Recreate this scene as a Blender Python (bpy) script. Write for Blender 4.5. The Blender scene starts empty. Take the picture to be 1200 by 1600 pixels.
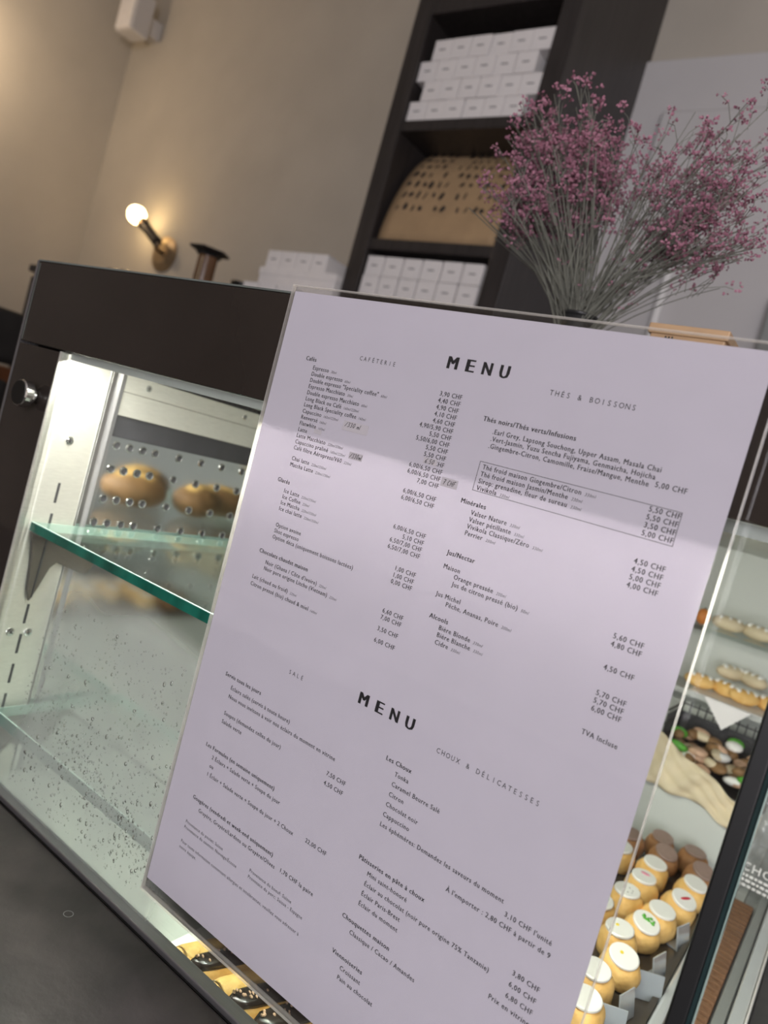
import bpy, math, random
from mathutils import Vector, Matrix
random.seed(7)
rnd = random.uniform
H = 1.32                      # eye height; builder coordinates have z = 0 at eye level
sc = bpy.context.scene
C = sc.collection

# ------------------------------------------------------------------ camera
cam_d = bpy.data.cameras.new('camera'); cam = bpy.data.objects.new('camera', cam_d); C.objects.link(cam)
sc.camera = cam
YAW, PIT, ROL = math.radians(34.0872), math.radians(-3.5019), math.radians(15.8635)
fw = Vector((-math.sin(YAW)*math.cos(PIT), math.cos(YAW)*math.cos(PIT), math.sin(PIT)))
r0 = fw.cross(Vector((0, 0, 1))).normalized(); u0 = r0.cross(fw)
rt = math.cos(ROL)*r0 + math.sin(ROL)*u0
up = -math.sin(ROL)*r0 + math.cos(ROL)*u0
mw = Matrix((rt, up, -fw)).transposed().to_4x4(); mw.translation = (0, 0, H)
cam.matrix_world = mw
cam_d.sensor_fit = 'VERTICAL'; cam_d.sensor_height = 36.0; cam_d.sensor_width = 27.0
cam_d.lens = 36.0*1150/1600
cam_d.clip_start = 0.02; cam_d.clip_end = 60
cam_d.dof.use_dof = True; cam_d.dof.focus_distance = 0.47; cam_d.dof.aperture_fstop = 7.6

# ------------------------------------------------------------------ world, daylight, exposure
w = bpy.data.worlds.new('world'); sc.world = w; w.use_nodes = True
w.node_tree.nodes['Background'].inputs[0].default_value = (0.88, 0.90, 1.0, 1)
w.node_tree.nodes['Background'].inputs[1].default_value = 1.0
vs = sc.view_settings
vs.view_transform = 'Standard'; vs.look = 'None'; vs.gamma = 1.0; vs.exposure = 0.0; vs.use_curve_mapping = False

def area(name, loc, rot, sx, sy, power, col):
    d = bpy.data.lights.new(name, 'AREA'); d.shape = 'RECTANGLE'; d.size = sx; d.size_y = sy
    d.energy = power; d.color = col
    o = bpy.data.objects.new(name, d); C.objects.link(o); o.location = (loc[0], loc[1], loc[2]+H); o.rotation_euler = rot
    return o
# daylight through the shop window behind the camera
area('window_daylight', (1.45, -2.92, 0.35), (math.radians(90), 0, 0), 2.3, 2.2, 117, (0.95, 0.92, 0.98))

# ------------------------------------------------------------------ materials
def nt(name):
    m = bpy.data.materials.new(name); m.use_nodes = True
    t = m.node_tree; return m, t, t.nodes['Principled BSDF']
def N(t, k, **kw):
    n = t.nodes.new(k)
    for a, b in kw.items(): setattr(n, a, b)
    return n
def mat(name, col, rough=.5, metal=0, noise=0, nscale=30, bump=0, bscale=60, spec=None, stretch=None, col2=None, trans=0, ior=None, emit=None, estr=0, coat=0):
    m, t, b = nt(name)
    b.inputs['Base Color'].default_value = (*col, 1); b.inputs['Roughness'].default_value = rough
    b.inputs['Metallic'].default_value = metal
    if spec is not None: b.inputs['Specular IOR Level'].default_value = spec
    if trans: b.inputs['Transmission Weight'].default_value = trans
    if ior: b.inputs['IOR'].default_value = ior
    if coat: b.inputs['Coat Weight'].default_value = coat; b.inputs['Coat Roughness'].default_value = .08
    if emit: b.inputs['Emission Color'].default_value = (*emit, 1); b.inputs['Emission Strength'].default_value = estr
    if noise or bump:
        tc = N(t, 'ShaderNodeTexCoord'); mp = N(t, 'ShaderNodeMapping'); t.links.new(tc.outputs['Object'], mp.inputs[0])
        if stretch: mp.inputs['Scale'].default_value = stretch
    if noise:
        nz = N(t, 'ShaderNodeTexNoise'); nz.inputs['Scale'].default_value = nscale; nz.inputs['Detail'].default_value = 6
        t.links.new(mp.outputs[0], nz.inputs['Vector'])
        rp = N(t, 'ShaderNodeValToRGB'); rp.color_ramp.elements[0].position = .3; rp.color_ramp.elements[1].position = .7
        c2 = col2 or tuple(c*(1-noise) for c in col)
        rp.color_ramp.elements[0].color = (*c2, 1); rp.color_ramp.elements[1].color = (*[min(1, c*(1+noise*.4)) for c in col], 1)
        t.links.new(nz.outputs['Fac'], rp.inputs[0]); t.links.new(rp.outputs[0], b.inputs['Base Color'])
    if bump:
        nb = N(t, 'ShaderNodeTexNoise'); nb.inputs['Scale'].default_value = bscale; nb.inputs['Detail'].default_value = 5
        t.links.new(mp.outputs[0], nb.inputs['Vector'])
        bp = N(t, 'ShaderNodeBump'); bp.inputs['Strength'].default_value = bump; bp.inputs['Distance'].default_value = .003
        t.links.new(nb.outputs['Fac'], bp.inputs['Height']); t.links.new(bp.outputs[0], b.inputs['Normal'])
    return m
def pane_mat(name, tint=(.97, .985, .975), refl=1.0, rough=0.0, fog=None):
    """clear sheet: straight transmission plus Fresnel reflection; optional condensation"""
    m = bpy.data.materials.new(name); m.use_nodes = True; t = m.node_tree; t.nodes.clear()
    out = N(t, 'ShaderNodeOutputMaterial'); tr = N(t, 'ShaderNodeBsdfTransparent'); tr.inputs[0].default_value = (*tint, 1)
    gl = N(t, 'ShaderNodeBsdfGlossy'); gl.inputs['Roughness'].default_value = rough; gl.inputs['Color'].default_value = (refl, refl, refl, 1)
    fr = N(t, 'ShaderNodeFresnel'); ge = N(t, 'ShaderNodeNewGeometry'); io = N(t, 'ShaderNodeMapRange'); io.inputs[3].default_value = 1.45; io.inputs[4].default_value = 1/1.45; t.links.new(ge.outputs['Backfacing'], io.inputs[0]); t.links.new(io.outputs[0], fr.inputs[0])
    mx = N(t, 'ShaderNodeMixShader'); t.links.new(fr.outputs[0], mx.inputs[0]); t.links.new(tr.outputs[0], mx.inputs[1]); t.links.new(gl.outputs[0], mx.inputs[2])
    last = mx
    if fog: last = fog(t, mx)
    t.links.new(last.outputs[0], out.inputs[0])
    return m
def fog_film(t, base):
    tc = N(t, 'ShaderNodeTexCoord'); sp = N(t, 'ShaderNodeSeparateXYZ'); t.links.new(tc.outputs['Object'], sp.inputs[0])
    def ramp(src, a, b):
        n = N(t, 'ShaderNodeMapRange', interpolation_type='SMOOTHSTEP'); n.inputs[1].default_value = a; n.inputs[2].default_value = b
        t.links.new(src, n.inputs[0]); return n.outputs[0]
    def mul(a, b, op='MULTIPLY'):
        n = N(t, 'ShaderNodeMath', operation=op); 
        for i, q in enumerate((a, b)):
            if isinstance(q, float): n.inputs[i].default_value = q
            else: t.links.new(q, n.inputs[i])
        return n.outputs[0]
    nz = N(t, 'ShaderNodeTexNoise'); nz.inputs['Scale'].default_value = 9; nz.inputs['Detail'].default_value = 2; t.links.new(tc.outputs['Object'], nz.inputs['Vector'])
    wob = mul(nz.outputs['Fac'], .06)
    xx = mul(sp.outputs['X'], wob, 'ADD')
    slope = mul(xx, mul(sp.outputs['Z'], -.22), 'ADD')
    f = mul(ramp(slope, -.815, -.735), ramp(mul(sp.outputs['Z'], wob, 'SUBTRACT'), FOGZ0, FOGZ1))
    f = mul(f, ramp(sp.outputs['X'], -.325, -.375))
    f = mul(f, ramp(nz.outputs['Fac'], -.15, .75))
    f = mul(f, .66)
    df = N(t, 'ShaderNodeBsdfDiffuse'); df.inputs[0].default_value = (.60, .62, .60, 1)
    tl = N(t, 'ShaderNodeBsdfTranslucent'); tl.inputs[0].default_value = (.68, .70, .68, 1)
    m2 = N(t, 'ShaderNodeMixShader'); m2.inputs[0].default_value = .6; t.links.new(df.outputs[0], m2.inputs[1]); t.links.new(tl.outputs[0], m2.inputs[2])
    m3 = N(t, 'ShaderNodeMixShader'); t.links.new(f, m3.inputs[0]); t.links.new(base.outputs[0], m3.inputs[1]); t.links.new(m2.outputs[0], m3.inputs[2])
    return m3
def film_haze(t, base):
    df = N(t, 'ShaderNodeBsdfDiffuse'); df.inputs[0].default_value = (.8, .8, .8, 1)
    nz = N(t, 'ShaderNodeTexNoise'); nz.inputs['Scale'].default_value = 40
    mr = N(t, 'ShaderNodeMapRange'); mr.inputs[3].default_value = 0; mr.inputs[4].default_value = .2; t.links.new(nz.outputs['Fac'], mr.inputs[0])
    m3 = N(t, 'ShaderNodeMixShader'); t.links.new(mr.outputs[0], m3.inputs[0]); t.links.new(base.outputs[0], m3.inputs[1]); t.links.new(df.outputs[0], m3.inputs[2])
    return m3
FOGZ0, FOGZ1 = H-.180, H-.212
M = dict(
 plaster=mat('warm_plaster', (.53, .485, .415), .85, bump=.15, bscale=25, noise=.06, nscale=4),
 ceiling=mat('ceiling_paint', (.62, .60, .56), .9, noise=.04, nscale=3),
 floor=mat('floor_boards', (.16, .10, .07), .45, noise=.4, nscale=5, stretch=(1, 12, 1)),
 panelwhite=mat('white_panel', (.62, .60, .595), .38, noise=.04, nscale=3),
 stone=mat('dark_stone', (.066, .057, .053), .42, noise=.5, nscale=22, bump=.15, bscale=90),
 black_glass=mat('black_glass', (.034, .027, .023), .07, noise=.3, nscale=5, spec=.6),
 black=mat('black_matte', (.006, .006, .006), .4, noise=.2, nscale=40),
 blackpl=mat('black_plastic', (.015, .014, .014), .25, noise=.2, nscale=40),
 steel=mat('brushed_steel', (.72, .71, .66), .33, metal=.75, noise=.10, nscale=60, stretch=(1, 2, 26)),
 mirror=mat('polished_steel', (.66, .68, .68), .09, metal=1, noise=.05, nscale=8),
 steeld=mat('satin_rail', (.46, .45, .46), .38, metal=.9, noise=.08, nscale=60, stretch=(1, 40, 40)),
 chrome=mat('chrome', (.8, .8, .8), .1, metal=1, noise=.03, nscale=20),
 hole=mat('hole_dark', (.03, .03, .035), .4, noise=.2, nscale=50),
 bracket=mat('shaded_grey_bracket', (.085, .075, .065), .4, metal=.3, noise=.1, nscale=30),  # shadow below the shelf is put into this dark base colour
 deck=mat('pale_deck', (.52, .53, .50), .35, noise=.04, nscale=9),
 back=mat('pale_back', (.62, .64, .60), .4, noise=.05, nscale=5),
 glass=pane_mat('clear_glass'), fogglass=pane_mat('misted_glass', fog=fog_film),
 shelfglass=pane_mat('shelf_glass', (.955, .985, .970)),
 acrylic=pane_mat('acrylic_sheet', (.985, .985, .985), refl=.9),
 gedge=mat('green_glass_edge', (.015, .16, .115), .08, noise=.55, nscale=16, stretch=(3, 1, 1), coat=.4),
 gtop=mat('glass_arris', (.45, .62, .56), .2, noise=.1, nscale=30),
 aedge=mat('acrylic_edge', (.80, .79, .76), .15),
 led=mat('led_diffuser', (.9, .9, .86), .5, noise=.02, nscale=40, emit=(1, .97, .88), estr=9),
 ink=mat('black_ink', (.012, .011, .013), .6, noise=.2, nscale=200),
 inkgrey=mat('grey_ink', (.10, .095, .105), .6, noise=.2, nscale=200),
 tape=mat('paper_tape', (.60, .56, .58), .6, noise=.05, nscale=60),
 white=mat('white_card', (.88, .845, .83), .6, noise=.04, nscale=20),
 wenge=mat('dark_wood', (.040, .034, .033), .42, noise=.35, nscale=9, stretch=(6, 6, .5)),
 kraft=mat('kraft_paper', (.46, .31, .17), .8, noise=.12, nscale=12),
 wood=mat('pale_wood', (.62, .40, .22), .5, noise=.2, nscale=14, stretch=(1, 8, 8)),
 amber=mat('amber_plastic', (.17, .085, .04), .2, noise=.2, nscale=15),
 brass=mat('aged_brass', (.42, .31, .19), .38, metal=.8, noise=.15, nscale=30),
 bulb=mat('bulb_glow', (1, .8, .5), .3, noise=.02, nscale=20, emit=(1, .72, .36), estr=11),
 choux=mat('choux_crust', (.86, .57, .22), .62, noise=.35, nscale=55, col2=(.74, .42, .11), bump=.6, bscale=140),
 chouxdk=mat('cocoa_crust', (.42, .20, .08), .62, noise=.3, nscale=55, bump=.6, bscale=140),
 icing=mat('white_icing', (.92, .90, .85), .4, noise=.03, nscale=60),
 icingdk=mat('cocoa_icing', (.36, .25, .21), .5, noise=.15, nscale=120),
 green=mat('pistachio_green', (.12, .45, .05), .5, noise=.2, nscale=200),
 red=mat('berry_red', (.65, .03, .06), .4, noise=.2, nscale=200),
 pink=mat('berry_pink', (.75, .25, .35), .4, noise=.2, nscale=200),
 yellow=mat('lemon_yellow', (.85, .65, .05), .4, noise=.2, nscale=200),
 choc=mat('chocolate_glaze', (.030, .020, .016), .22, noise=.25, nscale=40),
 nut=mat('almond_bits', (.66, .42, .28), .6, noise=.3, nscale=120),
 brown=mat('roast_brown', (.30, .165, .07), .55, noise=.35, nscale=40, bump=.4, bscale=100),
 traydk=mat('dark_tray', (.075, .060, .045), .22, noise=.2, nscale=12),
 silver=mat('silver_card', (.72, .74, .76), .22, metal=.4, noise=.05, nscale=15),
 clearcard=mat('frosted_card', (.50, .54, .58), .18, noise=.08, nscale=20, trans=.4),
 parch=mat('parchment', (.74, .62, .42), .6, noise=.12, nscale=18),
 postedge=mat('dark_green_edge', (.02, .04, .04), .15, noise=.2, nscale=30),
 edgeline=mat('glass_edge_line', (.15, .165, .15), .2, noise=.2, nscale=30),
 gloss=mat('glossy_white_highlight', (.93, .92, .91), .2, noise=.03, nscale=20),
 film=pane_mat('crinkled_film', (.96, .96, .96), rough=.12, fog=film_haze),
 wirebk=mat('black_wire', (.03, .03, .034), .4, noise=.2, nscale=30),
 greypl=mat('grey_plastic', (.30, .31, .30), .35, noise=.08, nscale=12),
 cork=mat('brown_ribbed', (.24, .12, .06), .7, noise=.25, nscale=25),
 orange=mat('orange_fruit', (.85, .28, .05), .5, noise=.2, nscale=40),
 stem=mat('dry_stem', (.19, .19, .155), .8, noise=.25, nscale=20),
 bloom=mat('pink_bloom', (.50, .25, .32), .8, noise=.4, nscale=60, col2=(.30, .12, .17)),
 vase=mat('dark_vase', (.03, .03, .03), .3, noise=.2, nscale=10),
 water=mat('water_drop', (1, 1, 1), 0.0, trans=1, ior=1.33),
 leather=mat('black_leather', (.015, .013, .012), .5, noise=.3, nscale=30),
)
def paper_mat():
    m = bpy.data.materials.new('menu_paper'); m.use_nodes = True; t = m.node_tree; t.nodes.clear()
    out = N(t, 'ShaderNodeOutputMaterial'); tc = N(t, 'ShaderNodeTexCoord')
    nz = N(t, 'ShaderNodeTexNoise'); nz.inputs['Scale'].default_value = 35; nz.inputs['Detail'].default_value = 6; t.links.new(tc.outputs['Object'], nz.inputs['Vector'])
    rp = N(t, 'ShaderNodeValToRGB'); rp.color_ramp.elements[0].color = (.76, .725, .785, 1); rp.color_ramp.elements[1].color = (.81, .77, .835, 1)
    t.links.new(nz.outputs['Fac'], rp.inputs[0])
    df = N(t, 'ShaderNodeBsdfDiffuse'); tl = N(t, 'ShaderNodeBsdfTranslucent')
    t.links.new(rp.outputs[0], df.inputs[0]); t.links.new(rp.outputs[0], tl.inputs[0])
    mx = N(t, 'ShaderNodeMixShader'); mx.inputs[0].default_value = .31
    t.links.new(df.outputs[0], mx.inputs[1]); t.links.new(tl.outputs[0], mx.inputs[2]); t.links.new(mx.outputs[0], out.inputs[0])
    return m
M['paper'] = paper_mat()

def painted_edge_glow(t, base):  # whitish layer paints the glow of LED light piped to the acrylic edges
    tl = N(t, 'ShaderNodeBsdfTranslucent'); tl.inputs[0].default_value = (.95, .93, .88, 1)
    df = N(t, 'ShaderNodeBsdfDiffuse'); df.inputs[0].default_value = (.9, .88, .84, 1)
    a = N(t, 'ShaderNodeAddShader'); t.links.new(tl.outputs[0], a.inputs[0]); t.links.new(df.outputs[0], a.inputs[1])
    nz = N(t, 'ShaderNodeTexNoise'); nz.inputs['Scale'].default_value = 60
    mr = N(t, 'ShaderNodeMapRange'); mr.inputs[3].default_value = .06; mr.inputs[4].default_value = .28; t.links.new(nz.outputs['Fac'], mr.inputs[0])
    m3 = N(t, 'ShaderNodeMixShader'); t.links.new(mr.outputs[0], m3.inputs[0]); t.links.new(base.outputs[0], m3.inputs[1]); t.links.new(a.outputs[0], m3.inputs[2])
    return m3
M['aedge'] = pane_mat('acrylic_edge_glow', (.98, .97, .95), fog=painted_edge_glow)

# ------------------------------------------------------------------ builders
class MB:
    def __init__(s): s.v = []; s.f = []
    def add(s, vs_, fs):
        o = len(s.v); s.v += [Vector(q) for q in vs_]; s.f += [tuple(i+o for i in q) for q in fs]; return s
    def box(s, x0, x1, y0, y1, z0, z1):
        return s.add([(x0,y0,z0),(x1,y0,z0),(x1,y1,z0),(x0,y1,z0),(x0,y0,z1),(x1,y0,z1),(x1,y1,z1),(x0,y1,z1)],
                     [(0,3,2,1),(4,5,6,7),(0,1,5,4),(1,2,6,5),(2,3,7,6),(3,0,4,7)])
    def prism(s, poly, d):            # planar polygon (list of 3-vectors) extruded by vector d
        n = len(poly); d = Vector(d); a = [Vector(q) for q in poly]
        return s.add(a+[q+d for q in a], [tuple(range(n-1,-1,-1)), tuple(range(n,2*n))]+[(i,(i+1)%n,n+(i+1)%n,n+i) for i in range(n)])
    def lathe(s, c, prof, n=20, axis=(0,0,1)):   # prof: (radius, height)
        ax = Vector(axis).normalized(); q = ax.to_track_quat('Z', 'Y'); c = Vector(c); vs_ = []; fs = []
        for r, h in prof:
            for k in range(n):
                a = 2*math.pi*k/n; vs_.append(c+q @ Vector((r*math.cos(a), r*math.sin(a), h)))
        for i in range(len(prof)-1):
            for k in range(n): fs.append((i*n+k, i*n+(k+1)%n, (i+1)*n+(k+1)%n, (i+1)*n+k))
        fs.append(tuple(range(n-1,-1,-1))); fs.append(tuple((len(prof)-1)*n+k for k in range(n)))
        return s.add(vs_, fs)
    def cyl(s, a, b, r, n=12, r2=None):
        a = Vector(a); b = Vector(b); return s.lathe(a, [(r,0),(r if r2 is None else r2,(b-a).length)], n, b-a)
    def tube(s, pts, r, n=4, r2=None):
        pts = [Vector(q) for q in pts]; m = len(pts); vs_ = []; fs = []
        for i, p_ in enumerate(pts):
            d = (pts[min(i+1,m-1)]-pts[max(i-1,0)]).normalized(); q = d.to_track_quat('Z', 'Y'); rr = r if r2 is None else r+(r2-r)*i/(m-1)
            for k in range(n):
                a = 2*math.pi*k/n; vs_.append(p_+q @ Vector((rr*math.cos(a), rr*math.sin(a), 0)))
        for i in range(m-1):
            for k in range(n): fs.append((i*n+k, i*n+(k+1)%n, (i+1)*n+(k+1)%n, (i+1)*n+k))
        fs.append(tuple(range(n-1,-1,-1))); fs.append(tuple((m-1)*n+k for k in range(n)))
        return s.add(vs_, fs)
    def blob(s, c, r, nu=14, nv=8, fn=None):     # ellipsoid with optional radius function
        c = Vector(c); r = (r,r,r) if isinstance(r,(int,float)) else r; prof = []; vs_ = []; fs = []
        vs_.append(c+Vector((0,0,-r[2])))
        for i in range(1, nv):
            t = -math.pi/2+math.pi*i/nv
            for k in range(nu):
                a = 2*math.pi*k/nu; g = fn(a, t) if fn else 1
                vs_.append(c+Vector((r[0]*math.cos(t)*math.cos(a)*g, r[1]*math.cos(t)*math.sin(a)*g, r[2]*math.sin(t)*g)))
        vs_.append(c+Vector((0,0,r[2]))); L = len(vs_)-1
        for k in range(nu): fs.append((0, 1+(k+1)%nu, 1+k)); fs.append((L, L-nu+k, L-nu+(k+1)%nu))
        for i in range(nv-2):
            for k in range(nu): fs.append((1+i*nu+k, 1+i*nu+(k+1)%nu, 1+(i+1)*nu+(k+1)%nu, 1+(i+1)*nu+k))
        return s.add(vs_, fs)
    def build(s, name, m, parent=None, smooth=False, bevel=0, seg=2, subsurf=0, label=None, xf=None):
        me = bpy.data.meshes.new(name); off = Vector((0,0,-H)) if parent is None else Vector((0,0,0))
        vv = [(xf @ q if xf else q) for q in s.v]
        if parent is not None: o_ = Vector(parent['_o']); vv = [q-o_ for q in vv]
        else: vv = [q+Vector((0,0,H)) for q in vv]
        me.from_pydata([tuple(q) for q in vv], [], s.f); me.update()
        if smooth:
            for p_ in me.polygons: p_.use_smooth = True
        me.materials.append(M[m] if isinstance(m, str) else m)
        o = bpy.data.objects.new(name, me); C.objects.link(o)
        if parent is not None: o.parent = parent; o['_o'] = parent['_o']
        else: o['_o'] = (0.0, 0.0, 0.0)
        if bevel:
            b = o.modifiers.new('bevel', 'BEVEL'); b.width = bevel; b.segments = seg; b.limit_method = 'ANGLE'
        if subsurf:
            b = o.modifiers.new('subdiv', 'SUBSURF'); b.levels = subsurf; b.render_levels = subsurf
        if label: o['label'] = label
        return o
def thing(name, loc, label, cat, group=None):
    o = bpy.data.objects.new(name, None); C.objects.link(o); o.location = (loc[0], loc[1], loc[2]+H)
    o.empty_display_size = .02; o['_o'] = tuple(float(q) for q in loc); o['label'] = label; o['category'] = cat
    if group: o['group'] = group
    return o
def tag(o, label, cat, group=None):
    o['label'] = label; o['category'] = cat
    if group: o['group'] = group
    return o
def struct(o): o['kind'] = 'structure'; return o
def stuff(o, label=None):
    o['kind'] = 'stuff'
    if label: o['label'] = label
    return o
def copy_tree(o, parent=None):
    c = o.copy(); C.objects.link(c); c.parent = parent
    for ch in list(o.children): copy_tree(ch, c)
    return c

# ------------------------------------------------------------------ the room
WY = 2.59
struct(MB().box(-4.6, 2.8, -3.1, WY+.1, -H-.06, -H).build('floor', 'floor'))
struct(MB().box(-4.6, 2.8, -3.1, WY+.1, 2.5, 2.56).build('ceiling', 'ceiling'))
struct(MB().box(-4.6, 2.8, WY, WY+.1, -H, 2.5).build('wall_back', 'plaster'))
struct(MB().box(-4.6, -4.5, -3.0, WY, -H, 2.5).build('wall_left', 'plaster'))
struct(MB().box(2.7, 2.8, -3.0, WY, -H, 2.5).build('wall_right', 'plaster'))
wf = MB().box(-4.5, .25, -3.1, -3.0, -H, 2.5).box(.25, 2.7, -3.1, -3.0, -H, -.75).box(.25, 2.7, -3.1, -3.0, 1.45, 2.5).build('wall_front', 'plaster'); struct(wf)
wn = MB()
for a in (.25, 1.45, 2.64): wn.box(a, a+.06, -3.06, -2.98, -.75, 1.45)
wn.box(.25, 2.7, -3.06, -2.98, -.75, -.69).box(.25, 2.7, -3.06, -2.98, 1.39, 1.45)
w1 = struct(wn.build('window_1', 'wenge', bevel=.004))
MB().box(.31, 2.64, -3.03, -3.024, -.69, 1.39).build('pane', 'glass', w1)
# white boards on the wall to the right of the shelving
struct(MB().box(-1.24, 1.6, WY-.03, WY, -H, 1.665).build('trim_1', 'panelwhite', bevel=.006))
struct(MB().box(-1.046, 1.4, WY-.065, WY-.03, -.9, 1.465).build('trim_2', 'panelwhite', bevel=.03, seg=5))
struct(MB().cyl((-.845, WY-.085, -.6), (-.845, WY-.085, 1.26), .014, 10).box(-.852, -.838, WY-.09, WY-.065, .2, .24).box(-.852, -.838, WY-.09, WY-.065, 1.0, 1.04).build('trim_3', 'gloss', smooth=True))  # strip whose near-white colour stands in for a specular highlight
struct(MB().box(-.50, -.44, WY-.12, WY-.065, -.6, .83).build('trim_4', 'greypl', bevel=.004))
# white sensor box up in the corner
t = thing('wall_speaker', (-4.28, 2.44, 1.97), 'small white box mounted high in the wall corner', 'speaker')
MB().box(-4.36, -4.20, 2.38, 2.50, 2.0, 2.23).build('housing', 'panelwhite', t, bevel=.012)
MB().box(-4.33, -4.23, 2.50, WY, 2.05, 2.15).build('mount', 'panelwhite', t, bevel=.004)
MB().box(-4.35, -4.21, 2.372, 2.38, 2.01, 2.22).build('grille', 'white', t, bevel=.004)

# ------------------------------------------------------------------ stone counter
CT = -.3685
t = thing('stone_counter', (-.4, .1, -H), 'dark grey stone counter in front of the glass case', 'counter')
MB().box(-2.3, 1.6, -.16, .3678, CT-.04, CT).build('worktop', 'stone', t, bevel=.003)
MB().box(-2.25, 1.55, -.12, .34, -H, CT-.04).build('front_panel', 'wenge', t)
ring = MB(); RX, RY = -.396, .339
for k in range(28):
    a = 2*math.pi*k/28; b = 2*math.pi*(k+1)/28; q = []
    for r_, aa in ((.0030, a), (.0036, a), (.0036, b), (.0030, b)): q.append((RX+r_*math.cos(aa), RY+r_*math.sin(aa), CT+.0003))
    ring.add(q, [(0, 1, 2, 3)])
ring.build('water_ring', 'greypl', t, label='faint dried water ring')

# ------------------------------------------------------------------ refrigerated display case
G = .376
case = thing('display_case', (0, .7, -H), 'refrigerated glass display case with black fascia and steel interior', 'display case')
def part(mb, name, m, par=None, **k): return mb.build(name, m, par or case, **k)
part(MB().box(-.718, .62, G, G+.008, .0205, .098), 'top_fascia', 'black_glass', bevel=.0008)
part(MB().box(-.718, -.644, G, G+.008, -.3655, .0185), 'side_fascia', 'black_glass', bevel=.0008)
part(MB().box(-.7205, -.7182, G-.0005, G+.02, -.3655, .0985), 'edge_trim', 'steeld')
part(MB().box(-.715, -.7142, G-.0006, G, .022, .096), 'edge_line', 'edgeline')
part(MB().box(-.718, .62, G-.0004, G+.009, .0982, .0996), 'top_edge', 'edgeline')
part(MB().box(-.6446, -.6431, G-.0008, G+.0098, -.3655, .0195), 'corner_trim', 'steel', bevel=.0005)
fg = part(MB().box(-.6426, -.0272, G+.001, G+.006, -.3655, .0204), 'front_glass', 'fogglass')
part(MB().box(-.0270, -.0190, G-.001, G+.008, -.3655, .0204), 'corner_post', 'black', bevel=.001)
part(MB().box(-.0189, -.0166, G-.0005, G+.008, -.3655, .0204), 'post_edge', 'postedge')
part(MB().box(-.0165, -.0162, G-.002, G+.008, -.3655, .0204), 'post_line', 'gtop')
part(MB().box(-.0160, .62, G+.001, G+.006, -.3655, .0204), 'side_glass', 'glass')
# bottom rail and seal
part(MB().box(-.76, .62, .3694, .3800, CT-.004, CT+.003), 'bottom_rail', 'steeld', bevel=.0009)
part(MB().box(-.76, .62, .3679, .3693, CT-.004, CT-.001), 'rail_seal', 'black')
# shell
part(MB().box(-.72, .62, .395, 1.36, -H, -.402), 'plinth', 'wenge')
part(MB().box(-.652, -.034, .393, 1.30, -.402, -.400), 'deck', 'deck')
part(MB().box(-.72, .62, 1.30, 1.33, -.40, .098), 'back_panel', 'back')
part(MB().box(-.72, .62, G+.009, 1.33, .086, .0978), 'top_panel', 'blackpl')
part(MB().box(-.652, -.02, .40, 1.30, .0225, .030), 'inner_ceiling', 'deck')
part(MB().box(-.719, -.700, G+.009, 1.33, -.40, .086), 'outer_side', 'black')
# left wall inside: brushed strip, channel, polished perforated wall
XL = -.6435
st = part(MB().box(-.656, XL, .386, .4325, -.40, .0215), 'upright_panel', 'steel', bevel=.002, seg=3)
slot = MB().box(XL-.001, XL+.0004, .4052, .4076, -.0102, .0102)
sl0 = None
for k in range(9):
    o = MB().box(XL-.001, XL+.0004, .4050, .4076, -.0098-.1105-.0303*k, .0098-.1105-.0303*k).build('slot', 'hole', st)
def screw(y, z, r, par, rot):
    s = MB().lathe((XL, y, z), [(r, 0), (r*.95, .0012), (r*.55, .0019), (.0002, .0021)], 16, (1, 0, 0)).build('screw', 'chrome', par, smooth=False)
    c, n_ = math.cos(rot), math.sin(rot); b = MB()
    for (a, d) in ((c, n_), (-n_, c)):
        p = [(XL+.0020, y+a*r*.55-d*r*.1, z+d*r*.55+a*r*.1), (XL+.0020, y-a*r*.55-d*r*.1, z-d*r*.55+a*r*.1), (XL+.0020, y-a*r*.55+d*r*.1, z-d*r*.55-a*r*.1), (XL+.0020, y+a*r*.55+d*r*.1, z+d*r*.55-a*r*.1)]
        b.prism(p, (.0003, 0, 0))
    b.build('screw_recess', 'hole', s)
for y, z, r_ in ((.405, -.059, .3), (.3945, -.2495, .9), (.4125, -.2505, .2), (.405, -.345, .5)): screw(y, z, .0042, st, r_)
ch = part(MB().box(-.656, XL+.0010, .4330, .4375, -.40, .0205), 'channel', 'chrome')
part(MB().box(-.656, XL-.002, .4375, .4435, -.40, .0205), 'channel', 'steeld')
part(MB().box(-.656, XL+.0016, .4435, .4475, -.40, .0205), 'channel', 'chrome')
up = part(MB().box(-.652, XL-.0005, .4475, 1.30, -.024, -.0005), 'upper_panel', 'steel')
us = part(MB().box(-.652, XL+.0006, .4475, 1.30, 0, .0175), 'screw_strip', 'steel', bevel=.0006)
for y in (.476, .614, .752, .89): screw(y, .0095, .0036, us, y*7)
ds = MB()
for k in range(60): ds.box(XL+.0004, XL+.0010, .452+.008*k, .457+.008*k, .0182, .0212)
part(ds, 'grip_strip', 'hole')
part(MB().box(-.652, XL-.003, .4475, 1.30, -.0455, -.0245), 'dark_reflection_band', 'hole')  # dark band painted in for a reflection of something dark in the steel
pf = part(MB().box(-.652, XL-.0005, .4475, 1.30, -.40, -.046), 'perforated_panel', 'mirror')
hp = None
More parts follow.
